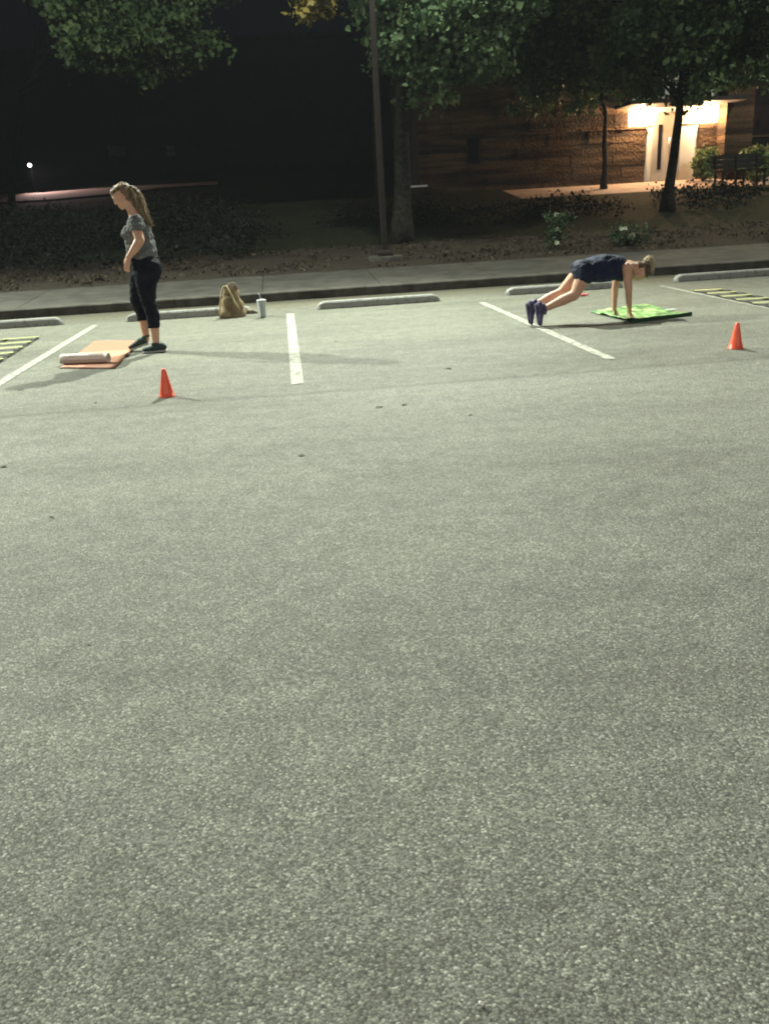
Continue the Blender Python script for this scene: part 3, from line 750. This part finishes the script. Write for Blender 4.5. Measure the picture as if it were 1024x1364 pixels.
# bench in front of the pier
bp_ = TP(984, 249); t = empty('park_bench', bp_, TH, label='dark bench on the path in front of the brown pier', cat='bench')
def bo(b, u, s, z, su_, ss_, sz_, tilt=0):
    Zv = Vector((0, 0, 1)); A2 = AX
    if tilt:
        q_ = Matrix.Rotation(tilt, 3, UD); A2 = (UD, q_@VD, q_@Zv)
    b.box(bp_ + UD*u + VD*s + Vector((0, 0, z)), su_, ss_, sz_, A2)
b = MB()
for k in range(4): bo(b, 0, -.2+k*.13, .45, 1.5, .11, .035)
b.build('seat', M['black'], t, .005)
b = MB()
for k in range(3): bo(b, 0, .30+k*.02, .56+k*.13, 1.5, .03, .11, -.15)
b.build('backrest', M['black'], t, .005)
for uu in (-.62, 0, .62):
    b = MB(); bo(b, uu, -.2, .21, .05, .06, .43); bo(b, uu, .25, .42, .05, .05, .85, -.08); bo(b, uu, .02, .41, .05, .42, .04); b.build('leg', M['black'], t)

# far-left lamp and dim house
pf = AY(40, 220, 62); gz = zg(pf.x, pf.y)
t = empty('street_lamp', (pf.x, pf.y, gz), label='small bright lamp far off at the left edge', cat='street lamp')
b = MB(); b.tube([(pf.x, pf.y+.2, gz-.2), (pf.x, pf.y+.2, pf.z+.3)], .05, 8); b.build('pole', M['black'], t)
b = MB(); b.lathe((pf.x, pf.y, pf.z-.13), [(.04, .03), (.10, .07), (.125, .13), (.10, .19), (.04, .23)], 16); b.build('globe', emis('far_lamp', (1, .97, .88), 14), t)
li = bpy.data.lights.new('street_lamp_light', 'SPOT'); li.energy = 1500; li.spot_size = R(150); li.spot_blend = 1; li.color = (1, .72, .66); li.shadow_soft_size = .2
o = bpy.data.objects.new('street_lamp_light', li); C.objects.link(o); o.location = (pf.x, pf.y-.4, pf.z-.3); o.rotation_euler = (Vector((pf.x+10, pf.y-3, pf.z-6))-o.location).to_track_quat('-Z', 'Y').to_euler()
ph = AY(190, 235, 92); gz = zg(ph.x, ph.y)
t = empty('house', (ph.x, ph.y, gz), label='barely visible dark house with faint windows far behind the standing woman', cat='house')
M['housew'] = mottled('house_wall', (.010, .010, .010), (.016, .015, .015), 1)
b = MB(); b.box((ph.x+4, ph.y+4, gz+5.4), 44, 8, 11.4); b.build('wall', M['housew'], t)
b = MB(); b.box((ph.x+4, ph.y+4, gz+11.3), 45, 9, .4); b.build('roof', M['roof'], t)
for px_, st in ((150, .0035), (161, .0025), (228, .0060)):
    q_ = AY(px_, 201, ph.y-.02); b = MB(); b.box((q_.x, ph.y-.03, q_.z), .8, .05, .9); f_ = b.build('window', emis('dim_window', (.8, .85, 1), st), t)
    b = MB(); b.box((q_.x, ph.y-.065, q_.z), .05, .015, .9); b.box((q_.x, ph.y-.08, q_.z), .8, .013, .05); link('window_frame', b.mesh('window_frame'), M['roof'], f_)
# pale kerb-side bar far behind the thick trunk
pa, pb2 = AY(543, 248.8, 24.8), AY(569, 247.5, 24.9)
t = empty('low_sign', (pa.x, pa.y, zg(pa.x, pa.y)), label='thin pale bar of a low sign right of the thick trunk', cat='sign')
b = MB(); c = (pa+pb2)/2; b.box((c.x, c.y, c.z), (pb2-pa).length, .05, .05, (UD, VD, Vector((0, 0, 1)))); b.build('bar', mat('bar', (.7, .7, .72), .5)[0], t, .004)
for q_ in (pa.lerp(pb2, .1), pa.lerp(pb2, .9)):
    b = MB(); b.box((q_.x, q_.y, (q_.z-.04+zg(q_.x, q_.y)-.05)/2), .04, .04, q_.z-.04-zg(q_.x, q_.y)+.05); b.build('post', M['black'], t)

# ------------------------------------------------------------------ people
def skin_mat():
    m, n, l, b = mat('skin', (.50, .29, .20), .5, .4)
    b.inputs['Subsurface Weight'].default_value = .08; b.inputs['Subsurface Radius'].default_value = (.01, .004, .002)
    ns = n.new('ShaderNodeTexNoise'); ns.inputs['Scale'].default_value = 14; tc = n.new('ShaderNodeTexCoord'); l.new(tc.outputs['Object'], ns.inputs['Vector'])
    cr = n.new('ShaderNodeValToRGB'); cr.color_ramp.elements[0].color = (.44, .235, .155, 1); cr.color_ramp.elements[1].color = (.54, .33, .235, 1)
    l.new(ns.outputs['Fac'], cr.inputs[0]); l.new(cr.outputs[0], b.inputs['Base Color']); return m
M['skin'] = skin_mat()
def hair_mat(c1, c2):
    m, n, l, b = mat('hair', c1, .62, .22); tc = n.new('ShaderNodeTexCoord'); mp = n.new('ShaderNodeMapping'); mp.inputs['Scale'].default_value = (40, 90, 12)
    ns = n.new('ShaderNodeTexNoise'); ns.inputs['Scale'].default_value = 1; ns.inputs['Detail'].default_value = 3
    l.new(tc.outputs['Object'], mp.inputs[0]); l.new(mp.outputs[0], ns.inputs[0]); cr = n.new('ShaderNodeValToRGB')
    cr.color_ramp.elements[0].position = .35; cr.color_ramp.elements[0].color = (*c1, 1); cr.color_ramp.elements[1].position = .68; cr.color_ramp.elements[1].color = (*c2, 1)
    l.new(ns.outputs[0], cr.inputs[0]); l.new(cr.outputs[0], b.inputs['Base Color'])
    bp = n.new('ShaderNodeBump'); bp.inputs['Distance'].default_value = .006; l.new(ns.outputs[0], bp.inputs['Height']); l.new(bp.outputs[0], b.inputs['Normal']); return m
def fabric(name, c1, c2, fold=.012):
    return mottled(name, c1, c2, 9, .85, .15, fold, 3)
def frame(fwd, upv):
    f = Vector(fwd).normalized(); s = Vector(upv).cross(f).normalized(); u_ = f.cross(s).normalized()
    return Matrix((f, s, u_)).transposed()       # columns: forward, side(left), up
def head_parts(c, rot, k=1.0):
    def q(x, y, z): return Vector(c) + rot @ (Vector((x, y, z))*k)
    def r(*a): return tuple(v*k for v in a)
    P = [(q(-.02, 0, .02), r(.085, .073, .082), q(.015, 0, .012), r(.080, .070, .080), rot),
         (q(.028, 0, -.035), r(.058, .058, .05), q(.058, 0, -.092), r(.030, .032, .020), rot),
         (q(.0, .0, -.04), r(.06, .062, .05), q(.03, 0, -.085), r(.045, .045, .02), rot),
         (q(.086, 0, .005), r(.008, .009, .01), q(.099, 0, -.030), r(.010, .013, .008), rot),
         (q(.084, 0, -.062), r(.010, .022, .006), q(.084, 0, -.073), r(.010, .018, .006), rot)]
    for s in (-1, 1):
        P.append((q(.074, s*.036, .018), r(.011, .02, .008), q(.078, s*.018, .018), r(.011, .012, .008), rot))
        P.append((q(.05, s*.045, -.03), r(.028, .022, .02), q(.055, s*.04, -.045), r(.025, .02, .02), rot))
        P.append((q(-.005, s*.074, -.005), r(.016, .006, .024), q(-.002, s*.073, -.03), r(.010, .006, .012), rot))
    return P
def hand_parts(w, d, nrm, ts, curl=.5, k=1.0, spread=.1):
    """w wrist, d finger direction, nrm palm normal, ts thumb side"""
    d = Vector(d).normalized(); nrm = Vector(nrm); nrm = (nrm-d*nrm.dot(d)).normalized(); t = Vector(ts); t = (t-d*t.dot(d)-nrm*t.dot(nrm)).normalized()
    P = []; w = Vector(w)
    P.append((w, .024*k, w+d*.03*k, .024*k))
    for x in (-.028, -.01, .01, .028): P.append((w+d*.02*k+t*x*.7*k, .015*k, w+d*.085*k+t*x*k, .0115*k))
    for x, L in ((.030, .068), (.010, .077), (-.011, .071), (-.031, .056)):
        a = w+d*.085*k+t*x*k; cur = 0.0; dd = d + t*(x*spread*12)
        for seg, (fr, r1, r2) in enumerate(((.45, .0092, .0085), (.30, .0085, .0078), (.25, .0078, .0066))):
            cur += curl*(.5 if seg == 0 else .75); v = (dd.normalized()*math.cos(cur)+nrm*math.sin(cur)).normalized()
            b_ = a + v*L*fr*k; P.append((a, r1*k, b_, r2*k)); a = b_
    a = w+d*.02*k+t*.026*k; v = (d*.75+t*.75+nrm*.35).normalized(); b1 = a+v*.042*k; P.append((a, .014*k, b1, .0105*k))
    v = (d*.95+t*.3+nrm*.4).normalized(); P.append((b1, .0105*k, b1+v*.034*k, .0085*k))
    return P
def shoe(ank, heel, toe, up, m_up, m_sole, parent, k=1.0):
    heel, toe, up = Vector(heel), Vector(toe), Vector(up).normalized(); d = (toe-heel).normalized(); s = d.cross(up).normalized(); L = (toe-heel).length
    rot = Matrix((d, s, up)).transposed()
    b_ = [(heel+d*.045+up*.055, (.042*k, .038*k, .038), heel+d*.10+up*.058, (.05*k, .042*k, .040), rot), (heel+d*.05+up*.06, (.036, .033, .04), Vector(ank)-up*.01, (.050*k, .046*k, .022), rot),
          (heel+d*.12+up*.05, (.045*k, .042*k, .038), heel+d*(L-.045)+up*.035, (.045*k, .045*k, .026), rot), (heel+d*.09+up*.08, (.03, .028, .02), heel+d*(L-.10)+up*.055, (.03, .03, .016), rot)]
    o = blob('shoe', b_, .005, m_up, parent, 5)
    blob('sole', [(heel+d*.045+up*.014, (.045, .038, .0135), heel+d*.14+up*.012, (.04, .037, .012), rot), (heel+d*.14+up*.012, (.04, .037, .012), heel+d*(L-.045)+up*.012, (.046, .047, .012), rot)], .005, m_sole, o, 3)
    return o

# --- standing woman
YC = 9.36
def P1(x, y, dy=0): return AY(x, y, YC+dy)
foot_p = P1(206, 470, -.1); t = empty('person', (foot_p.x, foot_p.y, 0), label='standing woman in grey t-shirt, navy capri leggings and ponytail looking down', cat='person')
FWD = Vector((-1, 0, 0))
hrot = frame(Vector((-.86, .0, -.50)), (0, 0, 1)); HC = P1(162.5, 260, 0)
NW, FWp = P1(171.5, 343, -.24), P1(178, 344, .2)
sk = head_parts(HC, hrot, 1.06)
sk += [(P1(172, 268), .062, P1(181, 288), .066), (P1(180, 288), (.06, .07, .05), P1(183, 298), (.08, .13, .05)),
       (P1(180, 297, -.155), .056, P1(186.5, 320, -.225), .050), (P1(186.5, 320, -.225), .050, P1(180, 331, -.235), .043), (P1(180, 331, -.235), .043, NW, .028),
       (P1(181, 296, .15), .055, P1(190, 320, .22), .043), (P1(190, 320, .22), .043, FWp, .026),
       (P1(183, 298), (.09, .14, .06), P1(187, 330), (.12, .14, .06)), (P1(187, 330), (.12, .14, .06), P1(194, 357), (.12, .15, .06)),
       (P1(196, 362, -.09), .08, P1(199, 402, -.1), .052), (P1(199, 402, -.1), .05, P1(205.5, 424, -.1), .056), (P1(205.5, 424, -.1), .056, P1(208, 456, -.1), .038),
       (P1(208, 454, -.1), .034, P1(208.5, 462, -.1), .026),
       (P1(191, 362, .09), .08, P1(184, 402, .1), .052), (P1(184, 402, .1), .05, P1(191.5, 424, .1), .053), (P1(191.5, 424, .1), .053, P1(195, 449, .1), .036), (P1(195, 447, .1), .033, P1(196, 454, .1), .024)]
hd = (P1(167, 366, -.24)-NW)
sk += hand_parts(NW, hd, (.5, .8, 0), (-.7, .1, 0), .35, .98)
sk += hand_parts(FWp, Vector((-.15, 0, -1)), (.5, -.8, 0), (-.7, -.1, 0), .45, .98)
body = blob('body', sk, .0058, M['skin'], t, 4)
mg = mottled('grey_tshirt', (.10, .105, .11), (.135, .14, .145), 40, .9, .1, .006, 3)
hemz = P1(190, 343.5).z
shirt = [(P1(180.5, 289.5), (.065, .085, .03), P1(183, 297), (.10, .17, .05)), (P1(183, 298), (.105, .165, .06), P1(184.5, 313), (.145, .165, .08)),
         (P1(184.5, 313), (.145, .165, .08), P1(188, 330), (.155, .160, .08)), (P1(188, 330), (.155, .160, .08), P1(191, 347), (.165, .175, .07)),
         (P1(171, 311, -.07), (.075, .075, .07), P1(182, 305, -.06), (.07, .08, .08)), (P1(171, 311, .07), (.075, .075, .07), P1(182, 305, .06), (.07, .08, .08)),
         (P1(181, 294, -.15), (.078, .075, .062), P1(183.5, 304, -.185), (.076, .072, .05)), (P1(181, 294, .15), (.078, .075, .062), P1(184, 304, .185), (.076, .072, .05))]
sl = P1(183, 307, -.2).z
blob('tshirt', shirt, .008, mg, t, 5, cutf=lambda c: c.z < hemz+.012*math.sin(c.x*30) or (abs(c.y-YC) > .172 and c.z < sl), disp=.008, fold=1)
mn = mottled('navy_leggings', (.006, .007, .012), (.012, .014, .022), 12, .85, .08, .005, 3)
lg = [(P1(190, 340), (.155, .165, .06), P1(194, 356), (.16, .185, .09)), (P1(201, 357, -.08), (.12, .105, .11), P1(199, 368, -.085), (.11, .10, .11)), (P1(199, 357, .08), (.12, .105, .11), P1(197, 368, .085), (.11, .10, .11)),
      (P1(194, 363, -.09), (.135, .105, .1), P1(197.5, 400, -.1), .080), (P1(197.5, 400, -.1), .078, P1(204, 420, -.1), .072), (P1(204, 420, -.1), .072, P1(205.5, 439, -.1), .062),
      (P1(188, 363, .09), (.125, .10, .1), P1(183, 400, .1), .078), (P1(183, 400, .1), .076, P1(190.5, 420, .1), .068), (P1(190.5, 420, .1), .068, P1(192.5, 432, .1), .056)]
cz1, cz2 = P1(206, 436.5, -.1).z, P1(193, 427, .1).z
blob('leggings', lg, .007, mn, t, 5, cutf=lambda c: c.z < (cz1 if c.y < YC else cz2), disp=.005, fold=.8)
# hair: cap, tail
hm = hair_mat((.055, .036, .022), (.22, .155, .09))
def hq(x, y, z): return HC + hrot @ (Vector((x, y, z))*1.06)
cap = [(hq(-.035, 0, .028), (.085, .079, .080), hq(.020, 0, .042), (.075, .072, .066), hrot), (hq(-.05, 0, -.02), (.06, .068, .055), hq(-.03, 0, .02), (.075, .078, .06), hrot)]
hair = blob('hair', cap + [(hq(-.03, 0, -.05), (.055, .064, .05), P1(181, 276), (.04, .05, .04)), (P1(176.5, 252), .036, P1(182, 257), .040), (P1(181, 257), .036, P1(185, 268), .042), (P1(185, 268), .042, P1(189, 282), .034), (P1(188, 280), .034, P1(195, 292), .022), (P1(195, 292), .022, P1(199, 300), .010)], .006, hm, t, 4, disp=.010)
b = MB(); rr = random.Random(5)
for i in range(90):
    o_ = Vector((rr.gauss(0, .015), rr.gauss(0, .026), rr.gauss(0, .012))); e_ = Vector((rr.gauss(.012, .018), rr.gauss(0, .03), rr.gauss(0, .03)))
    a_ = [P1(179, 253)+o_, P1(184.5, 262)+o_*1.2, P1(188.5, 279)+o_*1.3+e_*.2, P1(194.5, 292)+o_*1.0+e_*.3, P1(201, 301+rr.uniform(-10, 4))+o_*.8+e_*.4]
    b.tube(a_, [.003, .004, .004, .003, .001], 4, False)
link('hair_strands', b.mesh('hair_strands'), hair_mat((.10, .07, .042), (.34, .26, .165)), hair)
b = MB(); c_ = hq(-.115, 0, .042); c_ = P1(178, 254); dx = (P1(184, 260)-P1(174, 250)).normalized(); so = dx.orthogonal().normalized(); s2 = dx.cross(so)
b.tube([c_+(so*math.cos(k*.524)+s2*math.sin(k*.524))*.038 for k in range(13)], .007, 6, False); link('hair_tie', b.mesh('hair_tie'), M['black'], hair)
mshoe = mottled('shoe_teal', (.012, .03, .03), (.03, .055, .05), 30, .7, .3); msole = mat('sole_pale', (.45, .47, .46), .6)[0]
hx, tx = G(221.5, 470.5), G(186.5, 472.5)
yn = YC-.1
shoe(Vector((P1(207.5, 460, -.1).x, yn, .105)), (hx.x, yn, .0), (tx.x, yn+.02, .0), (0, 0, 1), mshoe, msole, t)
hx2 = P1(202, 466, .1); 
shoe(Vector((P1(194.5, 452, .1).x, YC+.1, .165)), (hx2.x, YC+.1, .065), (hx2.x-.245, YC+.12, .004), (-.24, 0, 1), mshoe, msole, t)
for s in (-1, 1):
    e_ = hq(.077, s*.030, .003); bb_ = MB(); bb_.lathe(e_-Vector((0, 0, .006)), [(.002, 0), (.008, .003), (.010, .007), (.008, .011), (.002, .014)], 12); link('eye', bb_.mesh('eye'), M['black'], body)

# --- woman holding a push-up
def P2(x, y, side=0): return AY(x, y, 9.62 + (x-712)/118*.24 + side)
t = empty('person', (2.3, 9.75, 0), label='woman in navy tank top and shorts holding a push-up on the green mat', cat='person')
hfwd = Vector((-.10, -.30, -.95)); hrot2 = frame(hfwd, (.95, -.1, .15)); HC2 = P2(853, 361, -.02)
nh = G(838, 428); nh.y = P2(838, 428, -.17).y; NH = P2(837.5, 418.5, -.17); NH.z = max(NH.z, .07); FH = P2(817.5, 413, .17); FH.z = .07
# bring wrists down onto the mat plane
kn, kf = P2(765, 393, -.1), P2(747, 390, .1); an, af = P2(726, 411, -.1), P2(715, 404.5, .1)
sh_n, sh_f = P2(834.5, 356, -.15), P2(824, 358, .15)
sk = head_parts(HC2, hrot2, 1.0)
sk += [(P2(836, 354), (.06, .09, .06), P2(847, 355.5, -.01), .05), (P2(788, 357), (.10, .14, .10), P2(812, 354), (.10, .13, .10)), (P2(812, 354), (.11, .13, .10), P2(833, 355), (.07, .13, .07)),
       (sh_n, .056, P2(836.5, 384, -.2), .042), (P2(836.5, 384, -.2), .041, NH, .027), (sh_f, .052, P2(818.5, 385, .19), .040), (P2(818.5, 385, .19), .040, FH, .027),
       (P2(780, 361, -.085), .10, P2(776, 366, -.085), .10), (P2(779, 362, -.085), .095, kn, .058), (kn, .058, P2(748, 400.5, -.1), .056), (P2(748, 400.5, -.1), .055, an, .033),
       (P2(775, 360, .085), .095, kf, .055), (kf, .055, P2(732, 396.5, .1), .054), (P2(732, 396.5, .1), .053, af, .032),
       (an, .033, P2(721, 416, -.1), .03), (af, .032, P2(710, 409, .1), .03)]
sk += hand_parts(NH, (.45, -.35, -.62), (-.3, .3, -.9), (-.3, .9, .1), .55, .95)
sk += hand_parts(FH, (.45, -.25, -.62), (-.3, .3, -.9), (-.3, -.9, .1), .55, .95)
body2 = blob('body', sk, .0058, M['skin'], t, 4)
mt = mottled('navy_tank', (.006, .009, .030), (.014, .019, .052), 12, .8, .2, .016, 3)
xs_, xe_ = P2(834, 355).x, 0
blob('tank_top', [(P2(784, 359), (.12, .185, .125), P2(802, 354), (.13, .155, .125)), (P2(802, 354), (.13, .155, .125), P2(822, 354), (.10, .14, .115)), (P2(822, 354), (.085, .14, .11), P2(830, 356), (.05, .125, .09)),
                  (P2(812, 364), (.08, .12, .07), P2(826, 366), (.06, .115, .07)), (P2(788, 366, 0), (.07, .15, .085), P2(812, 366), (.07, .13, .07))], .007, mt, t, 5, disp=.007, fold=1)
ms = mottled('black_shorts', (.006, .009, .024), (.013, .017, .042), 10, .8, .2, .012, 3)
blob('shorts', [(P2(790, 357), (.12, .165, .12), P2(776, 360), (.125, .17, .112)), (P2(778, 360, -.085), (.125, .11, .115), P2(777.5, 369, -.088), (.115, .115, .080)), (P2(772, 358, .085), (.11, .09, .10), P2(771, 366, .088), (.105, .092, .08))], .007, ms, t, 4, disp=.006, fold=1)
def hq2(x, y, z): return HC2 + hrot2 @ Vector((x, y, z))
hair = blob('hair', [(hq2(-.035, 0, .028), (.084, .078, .078), hq2(.012, 0, .044), (.072, .068, .064), hrot2), (hq2(-.045, 0, -.045), (.062, .074, .050), hq2(-.03, 0, .02), (.078, .079, .06), hrot2), (hq2(-.06, 0, .06), .034, P2(862, 348), .028)], .006, hair_mat((.035, .023, .015), (.13, .09, .056)), t, 4, disp=.006)
b = MB(); rr = random.Random(9)
for i in range(120):
    o_ = Vector((rr.gauss(0, .012), rr.gauss(0, .018), rr.gauss(0, .010)))
    b.tube([P2(859, 349)+o_*.6, P2(863.5, 344)+o_*1.5, P2(866.5, 352+rr.uniform(-3, 3))+o_*1.5, P2(865, 362+rr.uniform(-6, 5))+o_*1.2], [.003, .004, .0035, .001], 4, False)
link('ponytail', b.mesh('ponytail'), hair_mat((.26, .20, .13), (.52, .44, .31)), hair)
mshoe2 = mottled('shoe_purple', (.025, .03, .085), (.10, .065, .14), 22, .7, .3); msole2 = mottled('sole_dark', (.03, .03, .06), (.07, .07, .12), 20, .7)
for (ank, tx_, ty_, hx_, hy_, sd_) in ((an, 715.5, 435, 711, 406, -.07), (af, 703.5, 431.5, 699, 405.5, .08)):
    toe = P2(tx_, ty_, sd_); toe.z = .012; heel = P2(hx_, hy_, sd_); v = (toe-heel).normalized()
    heel = toe - v*.242
    shoe(ank, heel, toe, (1, 0, .25), mshoe2, msole2, t, 1.4)

# small pink object behind the knee: a training cone lying? kept as a folded pink cloth
p = G(778, 394.5); p.z = 0
tag(blob('pink_cloth', [(p+Vector((-.03, 0, .02)), (.035, .03, .018), p+Vector((.03, .01, .018)), (.03, .03, .016))], .005, mat('pink', (.65, .15, .17), .8)[0], smooth=3, disp=.006), 'small folded pink cloth on the asphalt beyond the knees of the push-up woman', 'cloth')

# ------------------------------------------------------------------ scattered leaves and chips on the asphalt
def bit(px, py, L, m, lab, cat, name):
    p = G(px, py); b = MB(); r = random.Random(int(px*7+py)); n_ = 9; ph_ = r.uniform(0, 6)
    vs = [(p.x, p.y, .009)] + [(p.x+math.cos(ph_+k*.698)*L*(1.1 if k % 2 else .7)*r.uniform(.7, 1.1), p.y+math.sin(ph_+k*.698)*L*.38*r.uniform(.7, 1.1), .004+.006*r.random()) for k in range(n_)]
    b.add(vs, [(0, 1+k, 1+(k+1) % n_) for k in range(n_)]); b.add([(x, y, z-.003) for x, y, z in vs], [(0, 1+(k+1) % n_, 1+k) for k in range(n_)])
    tag(b.build(name, m), lab, cat)
dk = mottled('dead_leaf', (.055, .048, .035), (.09, .078, .058), 30, .9); lt = mottled('pale_leaf', (.32, .30, .24), (.5, .46, .36), 30, .8); wh = mat('white_chip', (.8, .8, .76), .5)[0]
bit(447, 455, .035, lt, 'pale leaf on the asphalt right of the short stall line', 'leaf', 'fallen_leaf')
bit(377, 491.5, .016, wh, 'tiny white chip just left of the short stall line', 'chip', 'paper_chip')
bit(597, 491.5, .035, dk, 'dark leaf on the asphalt between the two middle stall lines', 'leaf', 'fallen_leaf')
bit(505, 543, .030, dk, 'dark leaf on the paving seam at the photo centre', 'leaf', 'fallen_leaf')
bit(538, 540, .022, dk, 'smaller dark leaf right of the one on the seam', 'leaf', 'fallen_leaf')
bit(626, 553, .018, lt, 'pale chip below the paving seam', 'chip', 'paper_chip')
bit(401, 607, .028, dk, 'dark flat leaf on the open asphalt left of centre', 'leaf', 'fallen_leaf')
bit(5, 622, .032, dk, 'dark leaf at the left photo edge', 'leaf', 'fallen_leaf')
bit(70, 690, .013, dk, 'dark pebble-sized leaf bit at the left, on open asphalt', 'leaf', 'fallen_leaf')
bit(153, 529.5, .012, wh, 'tiny white chip left of the left cone', 'chip', 'paper_chip')
bit(128, 537, .015, lt, 'tiny pale chip below the orange mat', 'chip', 'paper_chip')
bit(938, 460, .014, lt, 'tiny pale chip left of the right cone', 'chip', 'paper_chip')
bit(1009, 485, .014, lt, 'tiny pale chip right of the right cone', 'chip', 'paper_chip')
bit(404, 411, .05, lt, 'pale leaf by the kerb left of the middle wheel stop', 'leaf', 'fallen_leaf')
bit(119, 858, .006, wh, 'white grit speck in the left foreground', 'chip', 'paper_chip')
bit(641, 1339, .0075, wh, 'round pale stone at the bottom of the photo', 'stone', 'pale_stone')
bit(28, 520, .03, dk, 'dark leaf at the tip of the left shadow', 'leaf', 'fallen_leaf')

# ------------------------------------------------------------------ sky
wd = bpy.data.worlds.new('World'); S.world = wd; wd.use_nodes = True; n = wd.node_tree.nodes; l = wd.node_tree.links
sky = n.new('ShaderNodeTexSky'); sky.sky_type = 'NISHITA'; sky.sun_disc = False; sky.sun_elevation = R(-4); sky.sun_rotation = R(200)
mx = n.new('ShaderNodeMix'); mx.data_type = 'RGBA'; mx.blend_type = 'ADD'; mx.inputs[0].default_value = 1; mx.inputs[7].default_value = (.0014, .0016, .0026, 1)
sc = n.new('ShaderNodeMix'); sc.data_type = 'RGBA'; sc.blend_type = 'MULTIPLY'; sc.inputs[0].default_value = 1; sc.inputs[7].default_value = (.01, .01, .01, 1)
l.new(sky.outputs[0], sc.inputs[6]); l.new(sc.outputs[2], mx.inputs[6]); l.new(mx.outputs[2], n['Background'].inputs['Color']); n['Background'].inputs['Strength'].default_value = 1.0

hm_, n, l, b = mat('glare_haze'); n.remove(b); pv = n.new('ShaderNodeVolumePrincipled'); pv.inputs['Color'].default_value = (.80, .88, 1, 1); pv.inputs['Density'].default_value = .00037  # thin volume added to lift the dark tones, standing in for lens glare
l.new(pv.outputs[0], [x for x in n if x.type == 'OUTPUT_MATERIAL'][0].inputs['Volume'])
b = MB(); b.box((20, 165, 9), 480, 460, 20.2); tag(b.build('glare_haze', hm_), kind='stuff', label='added thin veil lit by the lamps to lift the blacks over the whole place', cat='glare_haze')

# ------------------------------------------------------------------ camera, render
cd = bpy.data.cameras.new('camera'); co = bpy.data.objects.new('camera', cd); C.objects.link(co); S.camera = co
cd.sensor_fit = 'VERTICAL'; cd.sensor_height = 36; cd.lens = F/1364*36; cd.clip_end = 900; cd.clip_start = .05
mw = Matrix((CR, CU, -FW)).transposed().to_4x4(); mw.translation = EYE; co.matrix_world = mw
S.view_settings.view_transform = 'Standard'; S.view_settings.look = 'None'; S.view_settings.exposure = 0; S.view_settings.gamma = 1
S.cycles.use_denoising = True; S.cycles.filter_width = 2.0
S.cycles.sample_clamp_indirect = 4
S.cycles.max_bounces = 6
